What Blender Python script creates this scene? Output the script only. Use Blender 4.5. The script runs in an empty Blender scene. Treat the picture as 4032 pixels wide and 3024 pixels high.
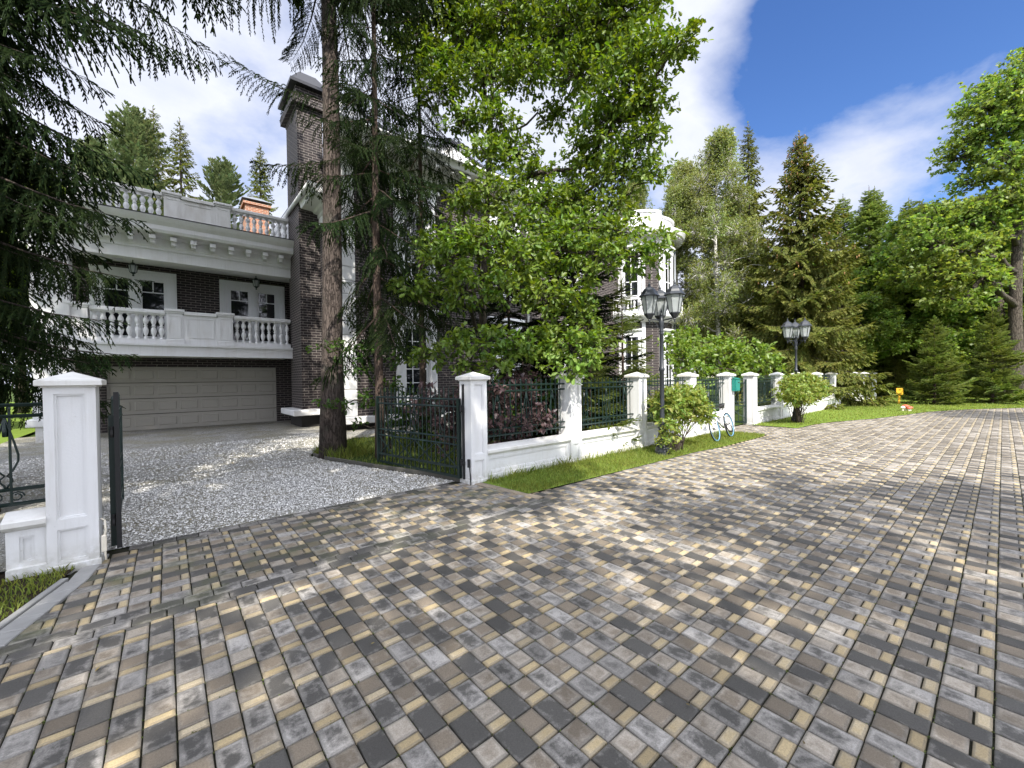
import bpy, math, random
import numpy as np
from mathutils import Vector, Matrix
sin, cos, pi, radians = math.sin, math.cos, math.pi, math.radians
C = bpy.context.scene.collection
rng = np.random.default_rng(11)
random.seed(5)

# ------------------------------------------------------------------ camera
F, PITCH, ROLL, YAW, EYE = 1621.76, radians(-0.7197), radians(-0.7876), radians(50.035), 1.53
_fw = Vector((0, cos(PITCH), sin(PITCH))); _r0 = Vector((1, 0, 0)); _u0 = _r0.cross(_fw)
_r = cos(ROLL)*_r0 + sin(ROLL)*_u0; _u = -sin(ROLL)*_r0 + cos(ROLL)*_u0
_W = Matrix(((sin(YAW), cos(YAW), 0), (-cos(YAW), sin(YAW), 0), (0, 0, 1)))
RIGHT, UP, FWD = _W @ _r, _W @ _u, _W @ _fw
cam = bpy.data.cameras.new('camera'); co = bpy.data.objects.new('camera', cam); C.objects.link(co)
cam.sensor_width = 36; cam.lens = F/4032*36; cam.clip_end = 3000; cam.clip_start = 0.05
co.matrix_world = Matrix(((RIGHT.x, UP.x, -FWD.x, 0), (RIGHT.y, UP.y, -FWD.y, 0), (RIGHT.z, UP.z, -FWD.z, EYE), (0, 0, 0, 1)))
bpy.context.scene.camera = co
K = 4032/2212
def ray(u, v):
    return FWD + RIGHT*((u*K-2016)/F) - UP*((v*K-1512)/F)
def onZ(u, v, z=0.0):
    r = ray(u, v); t = (EYE-z)/-r.z; return Vector((r.x*t, r.y*t, z))
def onY(u, v, Y):
    r = ray(u, v); t = Y/r.y; return Vector((r.x*t, Y, EYE+r.z*t))
def far(u, v, d):
    r = ray(u, v); h = math.hypot(r.x, r.y); return Vector((r.x/h*d, r.y/h*d, EYE+r.z/h*d))

# ------------------------------------------------------------------ objects
def tag(o, label=None, cat=None, group=None, kind=None):
    if label: o['label'] = label
    if cat: o['category'] = cat
    if group: o['group'] = group
    if kind: o['kind'] = kind
    return o
def empty(name, loc=(0, 0, 0), rz=0, parent=None):
    o = bpy.data.objects.new(name, None); C.objects.link(o); o.location = loc; o.rotation_euler = (0, 0, rz)
    o.empty_display_size = .1
    if parent: o.parent = parent
    return o
def link(name, me, mat=None, parent=None, loc=None, rz=None):
    o = bpy.data.objects.new(name, me); C.objects.link(o)
    if mat and not me.materials: me.materials.append(mat)
    if parent: o.parent = parent
    if loc is not None: o.location = loc
    if rz is not None: o.rotation_euler = (0, 0, rz)
    return o
def copy_tree(o, parent=None):
    c = o.copy(); C.objects.link(c); c.parent = parent
    for ch in list(o.children): copy_tree(ch, c)
    return c
def raw_mesh(name, V, Fc, smooth=False, attr=None):
    """V (n,3); Fc list of index arrays (k,m) of constant m each"""
    me = bpy.data.meshes.new(name)
    V = np.asarray(V, np.float32)
    me.vertices.add(len(V)); me.vertices.foreach_set('co', V.ravel())
    nl = sum(f.size for f in Fc); npol = sum(len(f) for f in Fc)
    me.loops.add(nl); me.polygons.add(npol)
    me.loops.foreach_set('vertex_index', np.concatenate([np.asarray(f, np.int32).ravel() for f in Fc]))
    st = []; a = 0
    for f in Fc:
        m = f.shape[1]; st.append(a+np.arange(len(f), dtype=np.int32)*m); a += f.size
    me.polygons.foreach_set('loop_start', np.concatenate(st).astype(np.int32))
    if smooth: me.polygons.foreach_set('use_smooth', np.ones(npol, bool))
    if attr:
        for k, arr in attr.items():
            at = me.attributes.new(k, 'FLOAT', 'POINT'); at.data.foreach_set('value', np.asarray(arr, np.float32))
    me.update(calc_edges=True)
    return me
class MB:
    """collects shapes into one mesh"""
    def __init__(s): s.v = []; s.f = []; s.sm = []
    def add(s, vs, fs, smooth=False):
        n = len(s.v); s.v += [tuple(v) for v in vs]; s.f += [tuple(i+n for i in f) for f in fs]; s.sm += [smooth]*len(fs); return s
    def box(s, x0, x1, y0, y1, z0, z1):
        v = [(x0,y0,z0),(x1,y0,z0),(x1,y1,z0),(x0,y1,z0),(x0,y0,z1),(x1,y0,z1),(x1,y1,z1),(x0,y1,z1)]
        return s.add(v, [(0,3,2,1),(4,5,6,7),(0,1,5,4),(1,2,6,5),(2,3,7,6),(3,0,4,7)])
    def bbox(s, x0, x1, y0, y1, z0, z1, b=.008):
        """box with chamfered edges"""
        v = []; 
        for (z, i) in ((z0, b), (z0+b, 0), (z1-b, 0), (z1, b)):
            v += [(x0+i+b*0,y0+i,z),(x1-i,y0+i,z),(x1-i,y1-i,z),(x0+i,y1-i,z)]
        f = [(3,2,1,0),(12,13,14,15)]
        for k in range(3):
            for j in range(4):
                a = k*4+j; c = k*4+(j+1)%4; f.append((a, c, c+4, a+4))
        return s.add(v, f)
    def frustum(s, x0, x1, y0, y1, z0, z1, i):
        v = [(x0,y0,z0),(x1,y0,z0),(x1,y1,z0),(x0,y1,z0),(x0+i,y0+i,z1),(x1-i,y0+i,z1),(x1-i,y1-i,z1),(x0+i,y1-i,z1)]
        return s.add(v, [(0,3,2,1),(4,5,6,7),(0,1,5,4),(1,2,6,5),(2,3,7,6),(3,0,4,7)])
    def prism(s, poly, z0, z1):
        n = len(poly); v = [(x,y,z0) for x,y in poly]+[(x,y,z1) for x,y in poly]
        return s.add(v, [tuple(range(n))[::-1], tuple(range(n, 2*n))]+[(i,(i+1)%n,n+(i+1)%n,n+i) for i in range(n)])
    def profx(s, prof, x0, x1):
        """profile of (y,z) points swept along x"""
        n = len(prof); v = [(x0,y,z) for y,z in prof]+[(x1,y,z) for y,z in prof]
        return s.add(v, [tuple(range(n)), tuple(range(n,2*n))[::-1]]+[(i,n+i,n+(i+1)%n,(i+1)%n) for i in range(n)])
    def lathe(s, prof, n=16, cx=0, cy=0, smooth=True, a0=0, cap=True):
        v = []; f = []
        for r, z in prof:
            for k in range(n):
                a = a0+2*pi*k/n; v.append((cx+r*cos(a), cy+r*sin(a), z))
        for j in range(len(prof)-1):
            for k in range(n):
                f.append((j*n+k, j*n+(k+1)%n, (j+1)*n+(k+1)%n, (j+1)*n+k))
        s.add(v, f, smooth)
        if cap:
            m = (len(prof)-1)*n
            s.add(v[:n], [tuple(range(n))[::-1]]); s.add(v[m:m+n], [tuple(range(n))])
        return s
    def tube(s, pts, rad, n=8, smooth=True):
        pts = [Vector(p) for p in pts]
        if not hasattr(rad, '__len__'): rad = [rad]*len(pts)
        v = []; f = []; ref = Vector((0.13, 0.31, 0.94))
        for i, p in enumerate(pts):
            t = (pts[min(i+1, len(pts)-1)]-pts[max(i-1, 0)]).normalized()
            if abs(t.dot(ref)) > .96: ref = Vector((.9, .2, .3))
            a = t.cross(ref).normalized(); b = t.cross(a)
            for k in range(n):
                th = 2*pi*k/n; v.append(p+a*(rad[i]*cos(th))+b*(rad[i]*sin(th)))
        for j in range(len(pts)-1):
            for k in range(n): f.append((j*n+k, j*n+(k+1)%n, (j+1)*n+(k+1)%n, (j+1)*n+k))
        f2 = [tuple(range(n))[::-1], tuple(range((len(pts)-1)*n, len(pts)*n))]
        n0 = len(s.v); s.add(v, f, smooth); s.f += [tuple(i+n0 for i in q) for q in f2]; s.sm += [False, False]
        return s
    def bar(s, p, q, w): return s.tube([p, q], w*.7071, 4, False)
    def ring(s, prof, cx, cy, a0, a1, n=24):
        """profile of (r,z) points swept about a vertical axis from a0 to a1"""
        m = len(prof); v = []; f = []
        for k in range(n+1):
            a = a0+(a1-a0)*k/n
            v += [(cx+r*cos(a), cy+r*sin(a), z) for r, z in prof]
        for k in range(n):
            for j in range(m): f.append((k*m+j, (k+1)*m+j, (k+1)*m+(j+1)%m, k*m+(j+1)%m))
        f += [tuple(range(m)), tuple(range(n*m, n*m+m))[::-1]]
        return s.add(v, f)
    def mesh(s, name):
        me = bpy.data.meshes.new(name); me.from_pydata(s.v, [], s.f)
        me.polygons.foreach_set('use_smooth', np.array(s.sm, bool)); me.update()
        return me
    def build(s, name, mat, parent=None, loc=None, rz=None, fix=True):
        me = s.mesh(name)
        if fix:
            import bmesh
            bm = bmesh.new(); bm.from_mesh(me); bmesh.ops.recalc_face_normals(bm, faces=bm.faces); bm.to_mesh(me); bm.free()
        return link(name, me, mat, parent, loc, rz)

# ------------------------------------------------------------------ materials
class N:
    def __init__(s, name):
        s.m = bpy.data.materials.new(name); s.m.use_nodes = True; s.t = s.m.node_tree; s.t.nodes.clear()
        s.out = s.n('ShaderNodeOutputMaterial')
    def n(s, t, **kw):
        x = s.t.nodes.new(t)
        for k, v in kw.items(): setattr(x, k, v)
        return x
    def set(s, sock, v):
        if v is None: return
        if isinstance(v, bpy.types.NodeSocket): s.t.links.new(v, sock)
        elif hasattr(v, '__len__') and len(v) == 3 and sock.type == 'RGBA': sock.default_value = (*v, 1)
        else: sock.default_value = v
    def coord(s, k='Object'): return s.n('ShaderNodeTexCoord').outputs[k]
    def math(s, op, a, b=None, c=None):
        x = s.n('ShaderNodeMath', operation=op); s.set(x.inputs[0], a)
        if b is not None: s.set(x.inputs[1], b)
        if c is not None: s.set(x.inputs[2], c)
        return x.outputs[0]
    def sep(s, v): x = s.n('ShaderNodeSeparateXYZ'); s.set(x.inputs[0], v); return x.outputs
    def comb(s, a, b, c):
        x = s.n('ShaderNodeCombineXYZ')
        for i, q in enumerate((a, b, c)): s.set(x.inputs[i], q)
        return x.outputs[0]
    def mapv(s, v, sc=(1, 1, 1), loc=(0, 0, 0)):
        x = s.n('ShaderNodeMapping'); s.set(x.inputs['Vector'], v); x.inputs['Scale'].default_value = sc; x.inputs['Location'].default_value = loc; return x.outputs[0]
    def noise(s, v, sc=5, det=3, rough=.5, dist=0, out='Fac'):
        x = s.n('ShaderNodeTexNoise'); s.set(x.inputs['Vector'], v); x.inputs['Scale'].default_value = sc; x.inputs['Detail'].default_value = det
        x.inputs['Roughness'].default_value = rough; x.inputs['Distortion'].default_value = dist; return x.outputs[out]
    def voro(s, v, sc=5, out='Distance', feat='F1', rnd=1):
        x = s.n('ShaderNodeTexVoronoi', feature=feat); s.set(x.inputs['Vector'], v); x.inputs['Scale'].default_value = sc; x.inputs['Randomness'].default_value = rnd; return x.outputs[out]
    def ramp(s, f, stops, interp='LINEAR'):
        x = s.n('ShaderNodeValToRGB'); s.set(x.inputs[0], f); cr = x.color_ramp; cr.interpolation = interp
        while len(cr.elements) < len(stops): cr.elements.new(.5)
        for e, (p, c) in zip(cr.elements, stops):
            e.position = p; e.color = (c, c, c, 1) if not hasattr(c, '__len__') else (*c, 1)
        return x.outputs[0]
    def mix(s, f, a, b, mode='MIX'):
        x = s.n('ShaderNodeMix', data_type='RGBA', blend_type=mode); s.set(x.inputs[0], f); s.set(x.inputs[6], a); s.set(x.inputs[7], b); return x.outputs[2]
    def hsv(s, col, h=.5, sa=1, v=1):
        x = s.n('ShaderNodeHueSaturation'); s.set(x.inputs['Hue'], h); s.set(x.inputs['Saturation'], sa); s.set(x.inputs['Value'], v); s.set(x.inputs['Color'], col); return x.outputs[0]
    def isl(s): return s.n('ShaderNodeNewGeometry').outputs['Random Per Island']
    def bump(s, h, st=.5, d=.02, nrm=None):
        x = s.n('ShaderNodeBump'); x.inputs['Strength'].default_value = st; x.inputs['Distance'].default_value = d; s.set(x.inputs['Height'], h)
        if nrm is not None: s.set(x.inputs['Normal'], nrm)
        return x.outputs[0]
    def pbsdf(s, col, rough=.6, normal=None, metal=0, spec=None, **kw):
        x = s.n('ShaderNodeBsdfPrincipled'); s.set(x.inputs['Base Color'], col); s.set(x.inputs['Roughness'], rough); s.set(x.inputs['Metallic'], metal)
        if normal is not None: s.set(x.inputs['Normal'], normal)
        if spec is not None: s.set(x.inputs['Specular IOR Level'], spec)
        for k, v in kw.items(): s.set(x.inputs[k.replace('_', ' ')], v)
        return x.outputs[0]
    def done(s, sh): s.t.links.new(sh, s.out.inputs[0]); return s.m

def mat_leaf(name, c_dark, c_light, trans=.4, rough=.5, hue=.03, spec=.35, big=.0, bigscale=.6):
    """leaf: diffuse top, light passing through the blade, colour differing leaf by leaf"""
    b = N(name); r = b.isl()
    col = b.mix(b.ramp(r, [(0, 0), (1, 1)]), c_dark, c_light)
    r2 = b.math('FRACT', b.math('MULTIPLY', r, 37.7))
    col = b.hsv(col, b.math('MULTIPLY_ADD', r2, hue, .5-hue/2), 1, b.math('MULTIPLY_ADD', r2, .3, .85))
    if big:
        nz = b.noise(b.coord(), bigscale, 2)
        col = b.hsv(col, b.math('MULTIPLY_ADD', nz, big*.2, .5-big*.1), 1, b.math('MULTIPLY_ADD', nz, big, 1-big*.5))
    p = b.pbsdf(col, rough, spec=spec)
    t = b.n('ShaderNodeBsdfTranslucent'); b.set(t.inputs[0], b.hsv(col, .485, 1.15, 1.5))
    m = b.n('ShaderNodeMixShader'); m.inputs[0].default_value = trans
    b.t.links.new(p, m.inputs[1]); b.t.links.new(t.outputs[0], m.inputs[2])
    return b.done(m.outputs[0])

def mat_white(name, base=(.8, .8, .79), dirt=.10, scale=1.0):
    b = N(name); c = b.coord()
    n1 = b.noise(b.mapv(c, (1, 1, .35)), 3.1*scale, 4, .6); n2 = b.noise(c, 19*scale, 3, .6)
    f = b.math('MULTIPLY', b.ramp(n1, [(.48, 0), (.75, 1)]), dirt*4)
    col = b.mix(f, base, (.55, .52, .47))
    z = b.sep(b.n('ShaderNodeNewGeometry').outputs['Position'])[2]
    low = b.math('MULTIPLY', b.ramp(b.math('MULTIPLY_ADD', n1, .3, b.math('SUBTRACT', z, .12)), [(.0, 1), (.28, 0)]), b.ramp(n2, [(.3, 0), (.6, 1)]))
    st = b.noise(b.mapv(c, (26, 26, .9)), 1.0, 4, .65)
    col = b.mix(b.math('MULTIPLY', b.ramp(st, [(.54, 0), (.72, 1)]), .22), col, (.42, .41, .36))
    col = b.mix(b.math('MULTIPLY', low, .75), col, (.33, .31, .24))
    sp = b.ramp(b.voro(c, 7, 'Distance'), [(.02, 1), (.05, 0)])
    col = b.mix(b.math('MULTIPLY', sp, .25), col, (.3, .28, .24))
    return b.done(b.pbsdf(col, b.math('MULTIPLY_ADD', n2, .3, .45), b.bump(b.noise(c, 60, 4, .6), .12, .01)))

def mat_brick(name):
    b = N(name); c = b.coord(); x, y, z = b.sep(c)
    uv = b.comb(b.math('ADD', x, y), z, 0)
    bt = b.n('ShaderNodeTexBrick'); b.set(bt.inputs['Vector'], uv)
    for k, v in (('Scale', 1), ('Mortar Size', .009), ('Mortar Smooth', .25), ('Brick Width', .27), ('Row Height', .087), ('Bias', .0)): bt.inputs[k].default_value = v
    bt.inputs['Color1'].default_value = (.009, .007, .008, 1); bt.inputs['Color2'].default_value = (.026, .017, .018, 1); bt.inputs['Mortar'].default_value = (.34, .30, .27, 1)
    n1 = b.noise(c, 30, 4, .65)
    col = b.mix(b.math('MULTIPLY', b.ramp(n1, [(.35, 0), (.7, 1)]), .55), bt.outputs[0], (.036, .026, .027), 'MIX')
    col = b.mix(bt.outputs[1], col, b.mix(n1, (.12, .105, .095), (.30, .265, .24)))
    h = b.math('MULTIPLY_ADD', n1, .25, b.math('SUBTRACT', 1, bt.outputs[1]))
    return b.done(b.pbsdf(col, .75, b.bump(h, .8, .012)))

def mat_bark(name, dark, light, sc=9, stretch=.22, depth=.03):
    b = N(name); c = b.coord(); x, y, z = b.sep(c)
    v = b.comb(x, y, b.math('MULTIPLY', z, stretch))
    vo = b.voro(b.mix(.10, v, b.noise(v, sc, 2, out='Color')), sc, 'Distance', 'DISTANCE_TO_EDGE')
    n1 = b.noise(v, sc*2.5, 5, .65)
    fur = b.math('MULTIPLY', b.ramp(vo, [(.0, 0), (.12, 1)]), b.math('MULTIPLY_ADD', n1, .6, .5))
    col = b.mix(b.math('MULTIPLY_ADD', n1, .6, b.math('MULTIPLY', fur, .4)), dark, light)
    col = b.mix(b.math('MULTIPLY', b.ramp(b.noise(c, 3.3, 4, .6), [(.55, 0), (.7, 1)]), .4), col, (.11, .12, .09))
    return b.done(b.pbsdf(col, .85, b.bump(fur, 1, depth), spec=.2))

def mat_plain(name, col, rough=.5, metal=0, var=.15, sc=14, spec=None, bump=.05):
    b = N(name); c = b.coord(); n1 = b.noise(c, sc, 4, .6)
    return b.done(b.pbsdf(b.hsv(col, .5, 1, b.math('MULTIPLY_ADD', n1, var*2, 1-var)), rough, b.bump(n1, bump, .01), metal, spec))

M = {}
M['white'] = mat_white('white_render', (.73, .73, .73)); M['white_dirty'] = mat_white('white_stone', (.74, .73, .70), .2)
M['white_wood'] = mat_white('white_wood', (.78, .79, .80), .05)
M['brick'] = mat_brick('dark_brick')
M['iron'] = mat_plain('green_black_iron', (.010, .022, .019), .42, .2, .3)
M['iron_green'] = mat_plain('dark_green_iron', (.010, .028, .024), .4, .2, .3)
M['black_rubber'] = mat_plain('black_rubber', (.012, .012, .013), .6)
M['lamp_metal'] = mat_plain('slate_grey_paint', (.030, .034, .042), .42, .1, .2, spec=.5)
M['bark_spruce'] = mat_bark('spruce_bark', (.026, .020, .017), (.165, .132, .115), 23, .17, .035)
M['bark_thin'] = mat_bark('thin_bark', (.03, .022, .017), (.14, .10, .08), 22, .25, .015)
M['bark_oak'] = mat_bark('oak_bark', (.025, .021, .017), (.15, .125, .10), 16, .2, .04)
M['twig'] = mat_plain('twig_wood', (.045, .032, .024), .85, 0, .3, 30)
def _birch():
    b = N('birch_bark'); c = b.coord(); x, y, z = b.sep(c)
    n1 = b.noise(b.comb(b.math('MULTIPLY', x, 3), b.math('MULTIPLY', y, 3), b.math('MULTIPLY', z, 14)), 1, 4, .6)
    return b.done(b.pbsdf(b.mix(b.ramp(n1, [(.56, 0), (.62, 1)]), (.55, .53, .49), (.04, .035, .03)), .7))
M['bark_birch'] = _birch()
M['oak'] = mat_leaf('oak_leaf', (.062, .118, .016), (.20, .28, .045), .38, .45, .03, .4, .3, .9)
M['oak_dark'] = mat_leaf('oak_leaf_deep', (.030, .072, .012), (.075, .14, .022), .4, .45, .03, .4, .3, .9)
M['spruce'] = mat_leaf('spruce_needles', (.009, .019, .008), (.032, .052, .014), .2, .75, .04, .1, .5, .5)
M['spruce_lit'] = mat_leaf('spruce_needles_sunlit', (.085, .110, .022), (.23, .24, .058), .36, .55, .05, .3, .4, .6)  # lighter copy of the spruce needles, sunlight put into the colour
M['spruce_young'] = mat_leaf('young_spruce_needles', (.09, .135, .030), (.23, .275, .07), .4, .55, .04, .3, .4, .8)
M['pine'] = mat_leaf('pine_needles', (.10, .145, .06), (.22, .26, .115), .38, .55, .05, .3, .4, .4)
M['cones'] = mat_leaf('cones', (.22, .12, .05), (.38, .22, .10), .15, .7)
M['birch'] = mat_leaf('birch_leaf', (.115, .155, .035), (.28, .31, .10), .46, .4, .06, .45, .5, .35)
M['larch'] = mat_leaf('larch_needles', (.13, .19, .045), (.25, .31, .09), .42, .5, .04, .3, .4, .3)
M['wood_leaf'] = mat_leaf('woodland_leaf', (.095, .165, .030), (.28, .36, .085), .5, .45, .04, .4, .6, .35)
M['lime'] = mat_leaf('lime_shrub_leaf', (.09, .16, .024), (.22, .30, .06), .42, .4, .03, .4, .2)
M['dogwood'] = mat_leaf('dogwood_leaf', (.13, .20, .040), (.30, .34, .085), .42, .45, .07, .35, .3, 2)
M['purple'] = mat_leaf('purple_leaf', (.045, .028, .032), (.165, .105, .10), .35, .4, .06, .4, .3, 2)
M['grass'] = mat_leaf('grass_blade', (.10, .145, .028), (.30, .34, .085), .48, .5, .04, .3, .35, 1.2)
def _soil(name, a, c2, sc=6):
    b = N(name); c = b.coord(); n1 = b.noise(c, sc, 6, .65)
    return b.done(b.pbsdf(b.mix(b.ramp(n1, [(.3, 0), (.7, 1)]), a, c2), .95, b.bump(n1, .6, .03), spec=.1))
M['lawn'] = _soil('lawn_turf', (.10, .16, .022), (.19, .26, .045), 9)
M['soil'] = _soil('soil', (.018, .013, .009), (.05, .04, .025))
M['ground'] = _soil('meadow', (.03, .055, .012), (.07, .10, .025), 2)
M['asphalt_bed'] = _soil('joint_sand', (.018, .018, .014), (.045, .046, .030), 22)
def _gravel():
    b = N('white_gravel'); c = b.coord()
    vd = b.voro(c, 44, 'Distance', 'DISTANCE_TO_EDGE'); vc = b.voro(c, 44, 'Color')
    x = b.sep(vc)[0]; n1 = b.noise(c, 1.1, 4, .6); n3 = b.noise(c, 7, 4, .7)
    col = b.mix(b.ramp(x, [(0, 0), (1, 1)]), (.36, .355, .34), (.80, .78, .74))
    col = b.mix(b.ramp(vd, [(0, 1), (.09, 0)]), col, (.09, .085, .075))
    col = b.mix(b.math('MULTIPLY', b.ramp(n3, [(.5, 0), (.72, 1)]), .7), col, (.13, .12, .085))
    col = b.mix(b.math('MULTIPLY', b.ramp(n1, [(.36, 0), (.60, 1)]), .7), col, (.34, .31, .21))
    return b.done(b.pbsdf(col, .8, b.bump(b.math('ADD', b.ramp(vd, [(0, 0), (.14, 1)]), b.math('MULTIPLY', x, .6)), 1, .02)))
M['gravel'] = _gravel()
def _chip():
    b = N('marble_chip'); r = b.isl()
    return b.done(b.pbsdf(b.ramp(r, [(0, (.18, .165, .14)), (.2, (.46, .45, .43)), (1, (.90, .88, .84))]), .7))
M['chip'] = _chip()
def _paver():
    b = N('concrete_paver'); c = b.coord(); r = b.isl()
    k = b.n('ShaderNodeAttribute', attribute_name='kind').outputs['Fac']   # 0 dark, .5 brown, 1 sand
    e = b.n('ShaderNodeAttribute', attribute_name='edge').outputs['Fac']   # 1 at the rim of a stone
    mo = b.n('ShaderNodeAttribute', attribute_name='moss').outputs['Fac']
    r2 = b.math('FRACT', b.math('MULTIPLY', r, 91.3)); r3 = b.math('FRACT', b.math('MULTIPLY', r, 413.7))
    v = b.math('MULTIPLY_ADD', r2, .5, .75)
    base = b.ramp(k, [(0, (.082, .077, .070)), (.45, (.082, .077, .070)), (.5, (.195, .160, .120)), (.75, (.195, .160, .120)), (1, (.39, .305, .175))])
    off = b.comb(b.math('MULTIPLY', r, 53), b.math('MULTIPLY', r2, 31), 0)
    va = b.n('ShaderNodeVectorMath', operation='ADD'); b.set(va.inputs[0], c); b.set(va.inputs[1], off)
    n1 = b.noise(va.outputs[0], 8.5, 7, .74, .25); n2 = b.noise(c, 150, 5, .8); n0 = b.noise(c, .55, 3, .5)
    grey = b.ramp(k, [(0, (.39, .365, .335)), (.45, (.39, .365, .335)), (.55, (.46, .41, .345)), (.75, (.46, .41, .345)), (1, (.48, .41, .30))])
    lvl = b.math('ADD', b.math('ADD', n1, b.math('MULTIPLY', e, .13)), b.math('ADD', b.math('MULTIPLY', b.math('SUBTRACT', r3, .5), .36), b.math('MULTIPLY', b.math('SUBTRACT', n0, .5), .35)))
    fl = b.math('MULTIPLY', b.ramp(lvl, [(.50, 0), (.74, 1)]), b.math('MULTIPLY_ADD', k, -.35, .9))
    col = b.mix(fl, base, grey)
    col = b.hsv(col, .5, 1, v)
    rim = b.math('MULTIPLY', b.ramp(e, [(.55, 0), (1, 1)]), b.math('MULTIPLY_ADD', n1, .5, .15)); col = b.mix(rim, col, (.07, .066, .058))
    spk = b.ramp(b.voro(c, 55, 'Distance'), [(.06, 1), (.14, 0)]); col = b.mix(b.math('MULTIPLY', spk, .35), col, (.04, .038, .035))
    col = b.mix(b.math('MULTIPLY', b.ramp(b.noise(c, 2.1, 4, .6), [(.5, 0), (.7, 1)]), b.math('MULTIPLY', mo, .8)), col, (.085, .095, .03))
    col = b.hsv(col, .5, 1, b.math('MULTIPLY_ADD', b.ramp(n2, [(.25, 0), (.75, 1)]), .75, .60))
    return b.done(b.pbsdf(col, b.math('MULTIPLY_ADD', n1, .25, .55), b.bump(b.math('ADD', n2, b.math('MULTIPLY', n1, .5)), .35, .004), spec=.4))
M['paver'] = _paver()
def _glass():
    b = N('dark_window_glass'); c = b.coord()
    return b.done(b.pbsdf((.012, .014, .016), .03, b.bump(b.noise(c, 2.5, 2), .05, .02), spec=.8))
M['glass'] = _glass()
def _frost():
    b = N('frosted_lamp_glass')
    p = b.pbsdf((.62, .66, .66), .35, spec=.5); t = b.n('ShaderNodeBsdfTranslucent'); t.inputs[0].default_value = (.75, .78, .76, 1)
    tr = b.n('ShaderNodeBsdfTransparent'); m = b.n('ShaderNodeMixShader'); m.inputs[0].default_value = .5; m2 = b.n('ShaderNodeMixShader'); m2.inputs[0].default_value = .22
    b.t.links.new(p, m.inputs[1]); b.t.links.new(t.outputs[0], m.inputs[2]); b.t.links.new(m.outputs[0], m2.inputs[1]); b.t.links.new(tr.outputs[0], m2.inputs[2])
    return b.done(m2.outputs[0])
M['frost'] = _frost()
M['garage'] = mat_plain('garage_door_paint', (.42, .395, .35), .55, 0, .05, 3)
M['mail'] = mat_plain('teal_paint', (.012, .19, .155), .4, 0, .08)
M['bike_white'] = mat_plain('white_bike_paint', (.74, .75, .76), .3, 0, .03)
M['blue'] = mat_plain('blue_rim', (.13, .30, .44), .3)
M['steel'] = mat_plain('steel', (.35, .35, .36), .3, .9)
M['yellow'] = mat_plain('yellow_paint', (.72, .38, .015), .5)
M['red_cap'] = mat_plain('red_cap', (.50, .09, .045), .5, 0, .2)
M['cream'] = mat_plain('cream_stem', (.74, .68, .56), .6)
M['kerb'] = mat_plain('concrete_kerb', (.29, .285, .275), .9, 0, .25, 9, bump=.3)
M['kerb_tan'] = mat_plain('tan_slab', (.235, .195, .145), .85, 0, .35, 7, bump=.3)
M['kerb_dark'] = mat_plain('mossy_kerb', (.09, .085, .07), .9, 0, .3, 9, bump=.3)
M['roof_metal'] = mat_plain('dark_roof_sheet', (.05, .05, .055), .4, .5)
M['grey_metal'] = mat_plain('grey_sheet', (.28, .30, .32), .45, .6)
def _orange():
    b = N('orange_brick'); c = b.coord(); x, y, z = b.sep(c)
    bt = b.n('ShaderNodeTexBrick'); b.set(bt.inputs['Vector'], b.comb(b.math('ADD', x, y), z, 0))
    for k, v in (('Scale', 1), ('Mortar Size', .012), ('Brick Width', .26), ('Row Height', .08)): bt.inputs[k].default_value = v
    bt.inputs['Color1'].default_value = (.34, .11, .045, 1); bt.inputs['Color2'].default_value = (.22, .075, .035, 1); bt.inputs['Mortar'].default_value = (.42, .33, .25, 1)
    return b.done(b.pbsdf(b.hsv(bt.outputs[0], .5, 1, b.math('MULTIPLY_ADD', b.noise(c, 5, 4), .8, .6)), .85))
M['orange_brick'] = _orange()
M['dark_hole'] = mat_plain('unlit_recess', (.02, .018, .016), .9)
# ------------------------------------------------------------------ foliage builders
UPV = np.array([0, 0, 1.0])
def nrm(a): return a/np.maximum(np.linalg.norm(a, axis=-1, keepdims=True), 1e-9)
def cross_ribbons(P0, P1, w, flat=.55, taper=.4, blunt=False):
    """needle shoots as two crossed tapering blades"""
    P0 = np.asarray(P0); P1 = np.asarray(P1); w = np.broadcast_to(np.asarray(w, float), (len(P0),))[:, None]
    d = nrm(P1-P0); a = np.cross(d, UPV+.01); a = nrm(a); b = np.cross(a, d)
    Q = []; e = d*w*.35
    for vec, k in ((a, 1), (b, flat)):
        m = P0+(P1-P0)*.42; h = vec*w*k*.62
        if blunt: h = vec*w*k*.5; Q.append(np.stack([P0-h*.9, P0+h*.9, P1+h*.6, P1-h*.6], 1))
        else: Q.append(np.stack([P0-e*.4, m+h, P1+e, m-h], 1))
    return np.concatenate(Q)
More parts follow.
